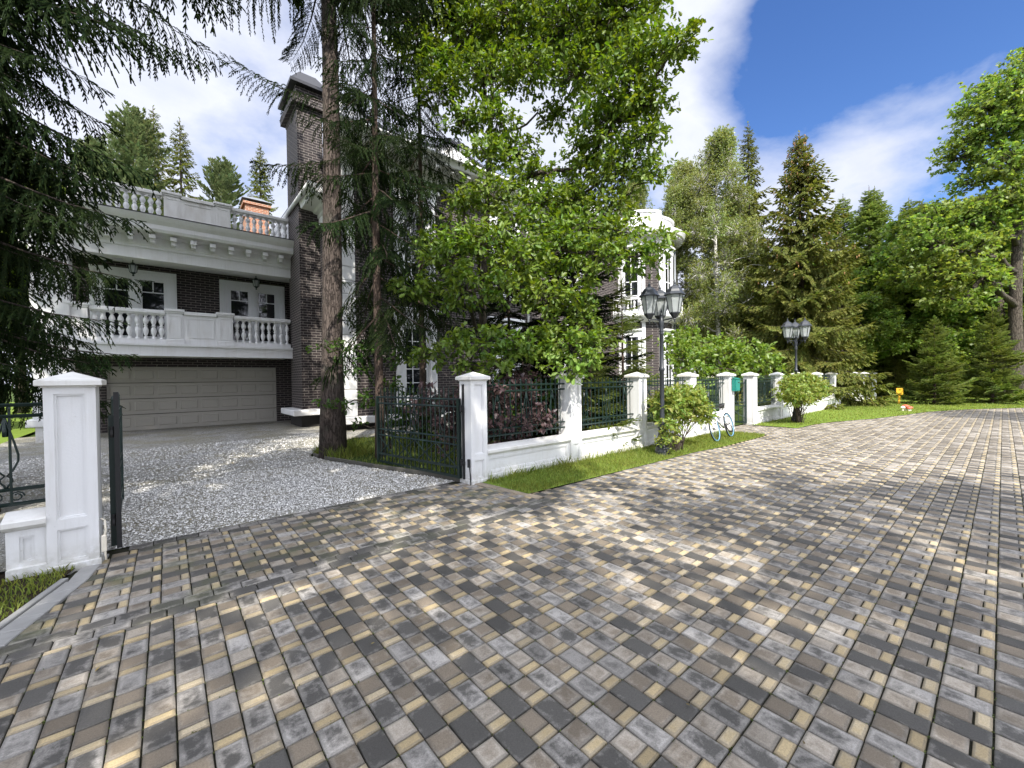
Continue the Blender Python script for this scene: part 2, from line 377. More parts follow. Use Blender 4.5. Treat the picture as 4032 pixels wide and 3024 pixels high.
def bough_weep(r, L, droop=.35, up=.25, hang=.9, side=.32, step=.085, fine=.055, sh=.09, w=.026, blunt=False):
    """a spruce bough along +x whose side shoots hang; returns (needle quads, wood polylines)"""
    n = 14; s = np.linspace(0, 1, n); ax = np.stack([s*L, .06*L*np.sin(s*3+r.uniform(0, 6)), L*(-droop*s**1.4+up*s**3)], 1)
    P0, P1, W = [], [], []; wood = [(ax, .012*L+.004)]
    t = .10
    def at(q): return np.array([np.interp(q, s, ax[:, i]) for i in range(3)])
    while t < 1:
        for sd in (-1, 1):
            l2 = (side*L**.6*(1-t)**.55+.10)*r.uniform(.6, 1.25)
            if r.random() < .12: continue
            p = at(min(1, t+r.uniform(-.01, .01))); d = at(min(1, t+.05))-at(max(0, t-.05)); d = d/np.linalg.norm(d)
            lat = np.cross(UPV, d); lat /= np.linalg.norm(lat)
            a = r.uniform(.7, 1.15); v = d*cos(a)+lat*sd*sin(a); v[2] += .1
            m = max(2, int(l2/fine)); st = l2/m; k = 0
            for j in range(m):
                v = v+np.array([0, 0, -hang*st*r.uniform(1.5, 4.5)]); v /= np.linalg.norm(v)
                q = p+v*st
                P0.append(p); P1.append(q); W.append(w*.75)
                if j > 0:
                    l3 = sh*r.uniform(.5, 1.3)*(1-.5*j/m); sd3 = 1 if (j % 2) else -1
                    lt = np.cross(v, UPV); nn = np.linalg.norm(lat)
                    lt = lt/max(np.linalg.norm(lt), .05)
                    dv = v*.75+lt*sd3*.6+np.array([0, 0, -hang*.35]); dv /= np.linalg.norm(dv)
                    P0.append(q); P1.append(q+dv*l3); W.append(w)
                    if r.random() < .5: dv2 = v*.75-lt*sd3*.6+np.array([0, 0, -hang*.3]); dv2 /= np.linalg.norm(dv2); P0.append(q); P1.append(q+dv2*l3*.8); W.append(w)
                p = q
            P0.append(p); P1.append(p+v*sh*.8); W.append(w)
        t += step/L*r.uniform(.8, 1.2)
    e = ax[-1]; d = ax[-1]-ax[-2]; d = d/np.linalg.norm(d); P0.append(e); P1.append(e+d*sh); W.append(w)
    return cross_ribbons(P0, P1, np.array(W), blunt=blunt, flat=.8 if blunt else .55), wood
def put_quads(Q, origin, az, pitch=0, roll=0, sc=1):
    ca, sa, cp, sp, cr, sr = cos(az), sin(az), cos(pitch), sin(pitch), cos(roll), sin(roll)
    R = np.array([[ca, -sa, 0], [sa, ca, 0], [0, 0, 1]]) @ np.array([[cp, 0, -sp], [0, 1, 0], [sp, 0, cp]]) @ np.array([[1, 0, 0], [0, cr, -sr], [0, sr, cr]])
    return (Q*sc) @ R.T+np.asarray(origin)
def quad_mesh(name, Q):
    Q = np.asarray(Q).reshape(-1, 4, 3)
    return raw_mesh(name, Q.reshape(-1, 3), [np.arange(len(Q)*4).reshape(-1, 4)])
_T = {}
def templates(kind):
    if kind in _T: return _T[kind]
    r = np.random.default_rng(len(_T)+3); out = []
    for i in range(7):
        L = (1.0, 1.5, 2.0, 2.4, 2.8, 1.3, 2.2)[i]
        if kind == 'weep': q, wd = bough_weep(r, L, .32, .20, 1.1, .46, .050, .046, .085, .0175, True)
        elif kind == 'weep_fine': q, wd = bough_weep(r, L, .28, .22, .9, .30, .055, .045, .085, .021)
        elif kind == 'far': q, wd = bough_weep(r, L, .28, .25, .9, .42, .10, .11, .20, .095)
        elif kind == 'larch': q, wd = bough_weep(r, L, .16, .12, .6, .38, .10, .11, .20, .11)
        elif kind == 'pine': q, wd = bough_weep(r, L, -.08, .22, -.3, .36, .11, .12, .24, .12)
        elif kind == 'young': q, wd = bough_weep(r, L, .10, .16, .3, .42, .045, .05, .10, .032)
        elif kind == 'young_far': q, wd = bough_weep(r, L, .06, .16, .2, .40, .075, .08, .14, .07)
        out.append((L, q, wd))
    _T[kind] = out; return out
def conifer(name, label, base, H, z0, rad, kind, mat, trunk_r, per_m=3.0, seed=1, pitch=(.10, -.25), shape=.8, group=None, bark='bark_thin', lean=(0, 0), cones=None, skip=None, kmin=.65, trunk_seg=10, extra=(), zfine=99):
    """trunk, one crown of boughs from z0 to H, wood of the boughs in the trunk mesh"""
    r = np.random.default_rng(seed); T = templates(kind)
    root = empty(name, base); tag(root, label, 'tree', group)
    tr = MB(); npt = 12; pts = []; rr = []
    for i in range(npt):
        f = i/(npt-1); pts.append((lean[0]*f*f*H+.03*sin(f*9+seed)*trunk_r*6, lean[1]*f*f*H+.03*cos(f*7)*trunk_r*6, f*H))
        rr.append(trunk_r*(1-.93*f**1.1)*(1+.30*max(0, 1-f*H/.5)**2)+.004)
    if pts[0][2] == 0: pts[0] = (pts[0][0], pts[0][1], -.05)
    tr.tube(pts, rr, trunk_seg)
    def axis(z): f = z/H; return np.array([np.interp(z, [p[2] for p in pts], [p[i] for p in pts]) for i in range(2)]+[z])
    out = []; z = z0; az = r.uniform(0, 6.28); n = 0; tips = []
    items = []
    while z < H*.985:
        f = (z-z0)/(H-z0); Lb = rad*(1-f)**shape*r.uniform(.72, 1.12)+.10
        items.append((z, az, Lb, pitch[0]+(pitch[1]-pitch[0])*(1-f)+r.uniform(-.12, .12)))
        az += 2.4+r.uniform(-.35, .35); z += 1/per_m*r.uniform(.6, 1.4)*(1 if f < .8 else .55)
    items += list(extra)
    for z, az, Lb, pt in items:
        if skip and skip(z, az % 6.2832): continue
        T = templates(kind if z < zfine else 'far')
        L, q, wd = T[int(np.argmin([abs(t[0]-Lb) for t in T]))] if r.random() < .5 else T[r.integers(len(T))]
        sc = Lb/L
        if sc > 1.7 or sc < .35: L, q, wd = T[int(np.argmin([abs(t[0]-Lb) for t in T]))]; sc = Lb/L
        o = axis(z); roll = r.uniform(-.25, .25)
        w = put_quads(q, o, az, pt, roll, sc); out.append(w)
        for ax, wr in wd:
            A = put_quads(ax[None], o, az, pt, roll, sc)[0]; tr.tube(A[::3], list(np.linspace(wr*sc*.8, .003, len(A[::3]))), 4)
            tips.append(A)
    # leader
    a = axis(H*.985); P0 = [axis(H*(.93+.07*i/6)) for i in range(7)]; P1 = [p+np.array([r.uniform(-.1, .1), r.uniform(-.1, .1), .14]) for p in P0]
    out.append(cross_ribbons(P0, P1, .04 if 'far' not in kind else .09))
    tr.build('trunk', M[bark], root, fix=False)
    link('crown', quad_mesh('crown', np.concatenate(out)), M[mat], root)
    if cones:
        cm = MB()
        for A in tips:
            if A[0][2] < H*cones[0]: continue
            for k in range(cones[1]):
                p = A[r.integers(len(A)//3, len(A))]+r.uniform(-.12, .12, 3); p[2] -= .08
                cm.lathe([(.004, p[2]), (.026, p[2]-.04), (.024, p[2]-.09), (.004, p[2]-.13)], 5, p[0], p[1], cap=False)
        link('cones', cm.mesh('cones'), M['cones'], root)
    return root

# leaf outlines along +x, folded at the midrib; (verts, faces of equal size)
def _leaf(half, fold=.18, droop=.25):
    h = [(x, y) for x, y in half]; n = len(h)
    V = [(x, y, abs(y)*fold-droop*x*x) for x, y in h]+[(x, -y, abs(y)*fold-droop*x*x) for x, y in h[1:-1]]
    f1 = list(range(n)); f2 = [0, n-1]+[n+i for i in range(n-2)][::-1]
    return np.array(V), np.array([f1[::-1], f2[::-1]])
LEAF = {'oak': _leaf([(0, 0), (.16, .07), (.30, .19), (.38, .12), (.52, .27), (.62, .17), (.76, .27), (.85, .15), (1, 0)]),
        'oval': _leaf([(0, 0), (.25, .20), (.55, .27), (.82, .16), (1, 0)]),
        'lobed': _leaf([(0, 0), (.12, .25), (.35, .42), (.42, .24), (.68, .26), (1, 0)]),
        'small': (np.array([(0, 0, 0), (.5, .33, .05), (1, 0, -.12), (.5, -.33, .05)]), np.array([[0, 1, 2, 3]])),
        'tuft': (np.array([(0, 0, 0), (.35, .42, .08), (.7, .1, .0), (1, .3, -.1), (.95, -.25, -.1), (.5, -.42, .1)]), np.array([[0, 1, 2, 3, 4, 5]]))}
def leaf_mesh(name, pos, axis, size, kind, r, up=.75, extra=None):
    V, Fc = LEAF[kind]; n = len(pos)
    axis = nrm(axis); nv = nrm(UPV*up+r.normal(0, .45, (n, 3)))
    side = nrm(np.cross(nv, axis)); nv = np.cross(axis, side)
    P = pos[:, None, :]+(axis[:, None, :]*V[None, :, 0:1]+side[:, None, :]*V[None, :, 1:2]+nv[:, None, :]*V[None, :, 2:3])*size[:, None, None]
    m = len(V); FF = (np.arange(n)*m)[:, None, None]+Fc[None]
    return raw_mesh(name, P.reshape(-1, 3), [FF.reshape(-1, Fc.shape[1])])
def bez(a, b, c, n=7):
    a, b, c = map(np.asarray, (a, b, c)); t = np.linspace(0, 1, n)[:, None]; return a*(1-t)**2+2*b*t*(1-t)+c*t*t
def foliage(r, clumps, tuft_n, dens, twig_len, leaf_size, droop, MBw=None, tw=.006, shell=.45, flat=0.0):
    """clumps: (centre, radii, root point). Twigs run from inside a clump to tuft points; leaves sit round the twig ends."""
    P, A, S = [], [], []
    for c, rad, root in clumps:
        c = np.asarray(c, float); rad = np.asarray(rad, float)
        nt = max(4, int(dens*np.prod(rad)**(2/3)))
        d = nrm(r.normal(0, 1, (nt, 3))); rr = r.random(nt)**shell
        pts = c+d*rr[:, None]*rad
        if flat: pts[:, 2] = c[2]+np.round((pts[:, 2]-c[2])/flat)*flat*.7+(pts[:, 2]-c[2])*.3
        out = nrm(pts-(c-np.array([0, 0, rad[2]*.5]))+r.normal(0, .15, (nt, 3))*rad.mean())
        out[:, 2] = out[:, 2]*.6
        tl = twig_len*r.uniform(.5, 1.2, nt)
        if MBw is not None:
            for i in range(0, nt):
                if r.random() < .55:
                    p0 = c+(pts[i]-c)*.30; MBw.tube([p0, (p0+pts[i])/2+r.normal(0, .04, 3), pts[i]], [tw*1.6, tw*1.1, tw*.5], 3)
        k = tuft_n
        f = r.uniform(-.15, 1, (nt, k)); base = pts[:, None, :]+out[:, None, :]*(tl[:, None]*f)[:, :, None]+r.normal(0, .25, (nt, k, 3))*leaf_size
        ax = out[:, None, :]*.6+r.normal(0, .75, (nt, k, 3)); ax[:, :, 2] -= droop
        P.append(base.reshape(-1, 3)); A.append(ax.reshape(-1, 3)); S.append((leaf_size*r.uniform(.55, 1.2, (nt*k))))
    return np.concatenate(P), np.concatenate(A), np.concatenate(S)
def broadleaf(name, label, base, trunk, tr_r, clumps, mat, leaf, lsize, dens, tuft=7, bark='bark_oak', cat='tree', group=None, seed=1, droop=.35, twig=.25, up=.75, limb=True, tw=.006, shell=.45, seg=9, limb_k=.38):
    """base: world; trunk: local polyline; clumps: list of (local centre, radii)"""
    r = np.random.default_rng(seed); root = empty(name, base); tag(root, label, cat, group)
    w = MB(); T = [np.asarray(p, float) for p in trunk]; n = len(T)
    if n: w.tube(T, list(np.linspace(tr_r, tr_r*.25, n)*np.array([1.25]+[1]*(n-1))), seg)
    ts = np.concatenate([np.linspace(T[i], T[i+1], 12) for i in range(n-1)]) if n else None
    cl = [(np.asarray(c, float), rad, None) for c, rad in clumps]
    if limb and n:
        # each clump hangs on the nearest limb already there, so limbs fork instead of fanning from one point
        cs = [c for c, _, _ in cl]; dt = [float(np.min(np.linalg.norm(ts-c, axis=1))) for c in cs]; order = list(np.argsort(dt))
        node, par, plen, cnt = [], [], [], []
        for k in order:
            c = cs[k]; slope = np.maximum(0, .25-(c[2]-ts[:, 2])/np.maximum(np.linalg.norm(c-ts, axis=1), .1))
            cost = np.linalg.norm(ts-c, axis=1)*(1+1.5*slope); i = int(np.argmin(cost)); best, bp = cost[i], (-1, ts[i])
            for q, (cq, pl) in enumerate(zip(node, plen)):
                e = np.linalg.norm(cq-c)*(1+max(0, .1-(c[2]-cq[2])/max(.1, np.linalg.norm(cq-c))))+.45*pl
                if e < best: best, bp = e, (q, cq)
            node.append(c); par.append(bp); plen.append(best if bp[0] < 0 else plen[bp[0]]+np.linalg.norm(bp[1]-c)); cnt.append(1)
        for q in range(len(node)-1, -1, -1):
            if par[q][0] >= 0: cnt[par[q][0]] += cnt[q]
        for q, c in enumerate(node):
            p = par[q][1]; ln = np.linalg.norm(c-p); r0 = min(tr_r*.62, tw*1.6+tr_r*limb_k*.38*cnt[q]**.55); r1 = min(r0*.8, tw*1.6+tr_r*limb_k*.38*max(0, cnt[q]-1)**.55)
            mid = (p+c)/2+np.array([0, 0, .06*ln])+r.normal(0, .10, 3)*ln*.7
            B = bez(p, mid, c, 7)+np.vstack([np.zeros(3), r.normal(0, .03, (5, 3)), np.zeros(3)])*ln
            w.tube(B, list(np.linspace(r0, max(r1, tw*1.3), 7)), 6)
    P, A, S = foliage(r, cl, tuft, dens, twig, lsize, droop, w if tw else None, tw, shell)
    if w.v: w.build('trunk' if n else 'stems', M[bark], root, fix=False)
    link('crown' if cat == 'tree' else 'leaves', leaf_mesh('crown', P, A, S, leaf, r, up), M[mat], root)
    return root
def spread(r, n, c, R, rmin, rmax, squash=.75, shell=.5):
    """n clump ellipsoids filling an ellipsoid of radii R round c"""
    out = []
    for i in range(n):
        d = nrm(r.normal(0, 1, 3)); q = np.asarray(c)+d*r.random()**shell*np.asarray(R); k = r.uniform(rmin, rmax)
        out.append((q, (k, k, k*squash)))
    return out

# ------------------------------------------------------------------ sun, sky
EL, AZL = radians(46), radians(60)          # light travels towards +x+y
sun = bpy.data.lights.new('sun', 'SUN'); sun.energy = 3.6; sun.angle = radians(.53); sun.color = (1, .95, .86)
so = bpy.data.objects.new('sun', sun); C.objects.link(so)
ldir = Vector((cos(AZL)*cos(EL), sin(AZL)*cos(EL), -sin(EL)))
so.rotation_euler = ldir.to_track_quat('-Z', 'Y').to_euler(); so.location = (-20, -30, 40)
wd = bpy.data.worlds.new('World'); bpy.context.scene.world = wd; wd.use_nodes = True
nt = wd.node_tree; nt.nodes.clear()
class W_(N):
    def __init__(s): s.t = nt
wn = W_()
sky = wn.n('ShaderNodeTexSky', sky_type='NISHITA'); sky.sun_disc = False; sky.sun_elevation = EL
sky.sun_rotation = math.atan2(-cos(AZL), -sin(AZL)) % (2*pi); sky.altitude = 150; sky.air_density = 1.0; sky.dust_density = .25; sky.ozone_density = 2.6
geo = wn.n('ShaderNodeTexCoord').outputs['Generated']
gx, gy, gz = wn.sep(geo)
zz = wn.math('ADD', wn.math('MAXIMUM', gz, 0.0), .22)
cu = wn.comb(wn.math('DIVIDE', gx, zz), wn.math('DIVIDE', gy, zz), 0)     # cloud layer seen from below
n1 = wn.noise(wn.mapv(cu, (1, 1, 1), (3.1, 1.4, 0)), 1.25, 8, .56, .25)
n2 = wn.noise(wn.mapv(cu, (1, 1, 1), (7.7, 4.2, 2)), 5.0, 6, .6, .2)
BANK, LOWC, HOLE = ray(750, 250), ray(2060, 430), ray(2060, 130)
# wide cloud bank to the north-west (over the house), open sky to the south-east
def dirw(v, lo, hi):
    x = wn.n('ShaderNodeVectorMath', operation='DOT_PRODUCT'); wn.set(x.inputs[0], geo); x.inputs[1].default_value = Vector(v).normalized(); 
    m = wn.n('ShaderNodeMapRange', interpolation_type='SMOOTHSTEP'); wn.set(m.inputs[0], x.outputs['Value']); m.inputs[1].default_value = lo; m.inputs[2].default_value = hi; return m.outputs[0]
bank = dirw(BANK, .43, .76)
low = dirw(LOWC, .965, .993)
hole = dirw(HOLE, .93, .985)
back = dirw((-.3, -.75, .45), -.15, .35)  # unseen cloud cover behind the camera, added to lift the shade
sunw = dirw((-.45, -.75, .55), -.1, .75)  # makes the added cloud brighter towards the sun, as extra fill light
lowr = dirw(ray(1990, 560), .93, .985)
cov = wn.math('ADD', wn.math('MULTIPLY_ADD', back, .62, wn.math('MULTIPLY', bank, .36)), wn.math('MULTIPLY_ADD', low, .16, wn.math('MULTIPLY', lowr, .34)))
cov = wn.math('SUBTRACT', cov, wn.math('MULTIPLY', hole, .42))
f = wn.math('ADD', wn.math('MULTIPLY_ADD', n2, .34, wn.math('MULTIPLY_ADD', n1, 1.25, -.17)), cov)
fac = wn.ramp(f, [(.66, 0), (.98, 1)])
shade = wn.ramp(wn.math('MULTIPLY_ADD', n2, .5, wn.math('MULTIPLY', n1, .6)), [(.3, (1, 1, 1)), (.75, (.66, .70, .80))])
b1 = wn.n('ShaderNodeBackground'); wn.set(b1.inputs[0], wn.hsv(sky.outputs[0], .512, 1.22, 1)); b1.inputs[1].default_value = .095
b2 = wn.n('ShaderNodeBackground'); wn.set(b2.inputs[0], wn.mix(1, (.915, .93, 1), shade, 'MULTIPLY')); wn.set(b2.inputs[1], wn.math('MULTIPLY_ADD', sunw, .9, .56))
ms = wn.n('ShaderNodeMixShader'); wn.set(ms.inputs[0], fac); nt.links.new(b1.outputs[0], ms.inputs[1]); nt.links.new(b2.outputs[0], ms.inputs[2])
wo = wn.n('ShaderNodeOutputWorld'); nt.links.new(ms.outputs[0], wo.inputs[0])
sc = bpy.context.scene
sc.view_settings.view_transform = 'Standard'; sc.view_settings.look = 'None'; sc.view_settings.exposure = 1.18; sc.view_settings.gamma = 1
sc.render.engine = 'CYCLES'; sc.cycles.max_bounces = 7; sc.cycles.diffuse_bounces = 3; sc.cycles.glossy_bounces = 2; sc.cycles.transmission_bounces = 5; sc.cycles.transparent_max_bounces = 6
sc.cycles.caustics_reflective = False; sc.cycles.caustics_refractive = False; sc.cycles.use_denoising = True
# ------------------------------------------------------------------ setting: ground, road, drive, lawns
def inside(poly, X, Y):
    X = np.asarray(X, float); Y = np.asarray(Y, float); r = np.zeros(X.shape, bool); n = len(poly); j = n-1
    for i in range(n):
        xi, yi = poly[i]; xj, yj = poly[j]
        c = ((yi > Y) != (yj > Y)) & (X < (xj-xi)*(Y-yi)/((yj-yi) if yj != yi else 1e-9)+xi)
        r ^= c; j = i
    return r
def sheet(name, poly, z, mat, kind='structure'):
    me = bpy.data.meshes.new(name); me.from_pydata([(x, y, z) for x, y in poly], [], [tuple(range(len(poly)))]); me.update()
    return tag(link(name, me, mat), kind=kind)
g = MB(); g.add([(-400, -400, -.09), (500, -400, -.09), (500, 500, -.09), (-400, 500, -.09)], [(0, 1, 2, 3)])
tag(g.build('ground', M['ground']), kind='structure')
sheet('soil_bed', [(-6, 3.3), (-.45, 3.3), (-.45, 8), (-6, 8)], -.03, M['soil'])
EDGE = [(3.64, 4.05), (6.6, 4.01), (8.1, 4.0), (9.2, 3.9), (11.4, 3.88), (11.75, 3.9), (13.75, 3.8), (15.2, 3.75), (16.3, 3.55), (17.4, 3.2), (18.4, 2.85), (20.5, 2.4), (22.9, 1.95), (24.4, 1.4), (25.7, .83), (27.9, -.56), (29.5, -2.5), (31, -6), (32, -12)]
ROAD = [(-9, -12), (-9, 3.75), (3.58, 3.75), (3.60, 4.05)]+EDGE+[(24, -12)]
sheet('road_bed', [(-9, -12), (-9, 4.02), (-.9, 4.02), (-.5, 5.3), (3.5, 5.3), (3.64, 4.2)]+[(x, y+.05) for x, y in EDGE[1:]]+[(24, -12)], -.014, M['asphalt_bed'])
CX, CY, OX, OY = .1157, .1734, .0058, .0258
B = []   # x0,x1,y0,y1,kind,moss  (outline in plan)
def cells(i0, i1, j0, j1):
    for i in range(i0, i1):
        for j in range(j0, j1):
            x0, y0 = OX+i*CX, OY+j*CY
            if (i+j) % 2 == 0: yield (x0, x0+CX, y0, y0+CY, 0.0)
            else:
                yield (x0, x0+CX, y0+CY/3, y0+CY, .6); yield (x0, x0+CX, y0, y0+CY/3, 1.0)
road = np.array(list(cells(-50, 262, -40, 24)))
mx, my = (road[:, 0]+road[:, 1])/2, (road[:, 2]+road[:, 3])/2
near = (mx < 31)
road = road[inside(ROAD, mx, my) & near]
trim = (road[:, 0] < 3.6) & (road[:, 3] > 3.537); road[trim, 3] = 3.537; road = road[road[:, 3]-road[:, 2] > .02]
ped = np.array(list(cells(100, 122, 21, 30))); px, py = (ped[:, 0]+ped[:, 1])/2, (ped[:, 2]+ped[:, 3])/2
ped = ped[inside([(11.75, 3.87), (13.78, 3.78), (13.78, 5.3), (11.75, 5.3)], px, py)]
ap = []
for j in range(13):                                  # the drive apron: same stones, turned a quarter
    for i in range(-9, 26):
        x0, y0, w = -.06+i*CY, 3.772+j*CX, CX
        if (i+j) % 2 == 0: ap.append((x0, x0+CY, y0, y0+w, 0.0))
        else: ap.append((x0, x0+CY*.667, y0, y0+w, .6)); ap.append((x0+CY*.667, x0+CY, y0, y0+w, 1.0))
ap = np.array(ap); ax_, ay_ = (ap[:, 0]+ap[:, 1])/2, (ap[:, 2]+ap[:, 3])/2
APRON = [(-.80, 3.77), (-.56, 4.55), (-.48, 5.19), (3.3, 5.19), (3.44, 4.9), (3.58, 4.05), (3.62, 3.77)]
ap = ap[inside(APRON, ax_, ay_)]
hd = []
for j in range(2):
    for i in range(-40, 25): x0 = -.2+i*CY+j*CY/2; hd.append((x0, x0+CY, 3.540+j*.1157, 3.540+(j+1)*.1157, 0.25))
hd += [(-.30+i*CY, -.30+(i+1)*CY, 5.19, 5.30, .25) for i in range(20)]
hd = np.array(hd); hd[:, 1] = np.where((hd[:, 3] < 4) & (hd[:, 1] > 3.706), 3.706, hd[:, 1]); hd = hd[(hd[:, 1]-hd[:, 0] > .02) & ((hd[:, 3] < 4) | (hd[:, 1] < 3.3))]
allb = np.concatenate([road, ped, ap, hd]); moss = np.concatenate([np.zeros(len(road)), np.full(len(ped), .4), np.full(len(ap), .75), np.full(len(hd), .5)])
def pavers(allb, moss, extra=()):
    n = len(allb); x0, x1, y0, y1, k = allb.T; g_ = .0032; b = .007
    x0 = x0+g_; x1 = x1-g_; y0 = y0+g_; y1 = y1-g_
    dz = rng.normal(0, .0011, n); tx = rng.normal(0, .006, n); ty = rng.normal(0, .006, n)
    cx, cy = (x0+x1)/2, (y0+y1)/2; jx = rng.normal(0, .0010, n); jy = rng.normal(0, .0010, n)
    rings = []
    for (i, z) in ((0, -.02), (0, -.0045), (b*.45, -.0012), (b, 0)):
        X = np.stack([x0+i, x1-i, x1-i, x0+i], 1); Y = np.stack([y0+i, y0+i, y1-i, y1-i], 1)
        Z = z+dz[:, None]+(X-cx[:, None])*tx[:, None]+(Y-cy[:, None])*ty[:, None]
        rings.append(np.stack([X+jx[:, None], Y+jy[:, None], Z], 2))
    ix = np.minimum(.028, (x1-x0)*.3); iy = np.minimum(.024, (y1-y0)*.3)
    X = np.stack([x0+ix, x1-ix, x1-ix, x0+ix], 1); Y = np.stack([y0+iy, y0+iy, y1-iy, y1-iy], 1)
    m1 = X[:, 1] < X[:, 0]
    Z = dz[:, None]+(X-cx[:, None])*tx[:, None]+(Y-cy[:, None])*ty[:, None]+.0002
    rings.append(np.stack([X+jx[:, None], Y+jy[:, None], Z], 2))
    V = np.concatenate(rings, 1); nv = 20
    f = []
    for q in range(4):
        for s in range(4): f.append((q*4+s, q*4+(s+1) % 4, q*4+4+(s+1) % 4, q*4+4+s))
    f.append((16, 17, 18, 19))
    FF = (np.arange(n)*nv)[:, None, None]+np.array(f)[None]
    ed = np.tile(np.array([1]*16+[0]*4, float), n)
    return V.reshape(-1, 3), FF.reshape(-1, 4), np.repeat(k, nv), ed, np.repeat(moss, nv)
V, FF, kk, ee, mm = pavers(allb, moss)
tag(link('road', raw_mesh('road', V, [FF], attr={'kind': kk, 'edge': ee, 'moss': mm}), M['paver']), kind='structure')
# slanting border courses and kerbs at both ends of the apron
def strip_stones(name, A, Bp, w, L, mat, z=.004, h=.05, gap=.006):
    m = MB(); A = Vector(A); Bp = Vector(Bp); d = Bp-A; ln = d.length; d.normalize(); n = Vector((-d.y, d.x)); k = max(1, round(ln/L))
    for i in range(k):
        a = A+d*(ln*i/k+gap/2); b = A+d*(ln*(i+1)/k-gap/2); zz = z+random.uniform(-.002, .002)
        P = [a, b, b+n*w, a+n*w]; I = [a+d*.005+n*.005, b-d*.005+n*.005, b-d*.005+n*(w-.005), a+d*.005+n*(w-.005)]
        v = [(p.x, p.y, zz-h) for p in P]+[(p.x, p.y, zz-.005) for p in P]+[(p.x, p.y, zz) for p in I]
        m.add(v, [(0, 1, 5, 4), (1, 2, 6, 5), (2, 3, 7, 6), (3, 0, 4, 7), (4, 5, 9, 8), (5, 6, 10, 9), (6, 7, 11, 10), (7, 4, 8, 11), (8, 9, 10, 11)])
    return tag(m.build(name, mat), kind='structure')
strip_stones('kerb_border', (-.76, 3.77), (-.50, 4.62), .135, .175, M['kerb'], .007)
strip_stones('kerb_border', (-.50, 4.62), (-.425, 5.18), .12, .175, M['kerb'], .007)
strip_stones('kerb_border', (3.38, 5.06), (3.58, 3.80), .12, .18, M['kerb_tan'], .010)
strip_stones('kerb_edging', (-1.6, 2.2), (-.90, 3.80), .045, .9, M['kerb'], .02)
strip_stones('kerb_edging', (-.90, 3.80), (-.62, 4.72), .045, .7, M['kerb'], .02)
# ---- gravel drive
GR = [(-3.4, 5.305), (3.30, 5.305), (3.25, 5.6), (3.08, 6.11), (2.72, 7.17), (2.33, 8.53), (2.24, 9.2), (2.6, 10.1), (3.7, 11.0), (4.6, 10.7), (9, 10.5), (22, 10.3), (22, 13.3), (5, 13.3), (4.3, 16), (4.3, 18.6), (-3.4, 18.6)]
sheet('gravel_drive', GR, -.004, M['gravel'])
def chips(n, xr, yr, s0, s1, poly):
    X = rng.uniform(*xr, n*2); Y = rng.uniform(*yr, n*2); ok = inside(poly, X, Y); X, Y = X[ok][:n], Y[ok][:n]; n = len(X)
    O = np.array([(1, 0, 0), (-.2, 1, 0), (-1, -.1, 0), (.1, -1, 0), (.1, .1, .8), (0, 0, -.8)]); Fc = np.array([(0, 1, 4), (1, 2, 4), (2, 3, 4), (3, 0, 4)])
    a = rng.uniform(0, 6.28, n); s = rng.uniform(s0, s1, n); P = O[None]*rng.uniform(.5, 1.2, (n, 6, 3))
    R = np.stack([P[:, :, 0]*np.cos(a)[:, None]-P[:, :, 1]*np.sin(a)[:, None], P[:, :, 0]*np.sin(a)[:, None]+P[:, :, 1]*np.cos(a)[:, None], P[:, :, 2]], 2)*s[:, None, None]
    R += np.stack([X, Y, np.full(n, .001)], 1)[:, None]
    return R.reshape(-1, 3), ((np.arange(n)*6)[:, None, None]+Fc[None]).reshape(-1, 3)
a1, f1 = chips(15000, (-.6, 3.4), (5.30, 8.2), .007, .015, GR); a2, f2 = chips(9000, (-2.5, 3.4), (8.2, 13), .010, .02, GR)
tag(link('gravel', raw_mesh('gravel', np.concatenate([a1, a2]), [np.concatenate([f1, f2+len(a1)])]), M['chip']), kind='stuff')
# spilled leaves and debris
n = 260; P = np.stack([rng.uniform(-1, 9, n), rng.uniform(.0, 12, n), np.full(n, .012)], 1); P = P[(P[:, 1] > 5.4) & inside(GR, P[:, 0], P[:, 1]) | (P[:, 1] < 3.5) & (rng.random(n) < .5)]; n = len(P)
d = rng.normal(0, 1, (n, 3)); d[:, 2] *= .12
tag(link('fallen_leaves', leaf_mesh('fallen_leaves', P, d, rng.uniform(.012, .035, n), 'oval', rng, 2.0), mat_leaf('dry_leaf', (.10, .07, .03), (.26, .2, .08), .2)), kind='stuff')
# ---- lawns: island behind the fence, verge before it, far lawn
ISLAND = [(3.36, 5.2), (3.30, 5.62), (3.13, 6.13), (2.77, 7.19), (2.38, 8.55), (2.29, 9.18), (2.65, 10.05), (3.72, 10.92), (4.6, 10.62), (9, 10.42), (34, 10.2), (34, 5.2)]
VERGE = [(3.53, 4.98)]+[(x-.01, y-.025) for x, y in EDGE[:5]]+[(11.72, 3.92), (11.72, 4.98)]
VERGE2 = [(13.80, 4.98), (13.80, 3.78)]+[(x, y-.03) for x, y in EDGE[7:]]+[(120, -60), (120, 60), (34, 60), (34, 4.98)]
LEFTL = [(-6, 3.4), (-1.10, 3.4), (-.94, 3.85), (-.66, 4.72), (-.60, 4.97), (-6, 4.97)]
sheet('lawn_island', ISLAND, .03, M['ground']); sheet('lawn_verge', VERGE, .012, M['lawn']); sheet('lawn_verge', VERGE2, .012, M['lawn']); sheet('lawn_verge', LEFTL, .012, M['soil'])  # island takes the darker ground colour to stand in for tree shade
sheet('lawn_garden', [(-60, 12), (-3.42, 12), (-3.42, 60), (-60, 60)], -.02, M['lawn']); sheet('lawn_garden', [(4.5, 24), (70, 10.3), (70, 80), (4.5, 80)], -.03, M['lawn'])
for A_, B_ in zip(ISLAND[:9], ISLAND[1:10]): strip_stones('kerb_edging', (B_[0], B_[1]), (A_[0], A_[1]), .05, .8, M['kerb_dark'], .05, .07)
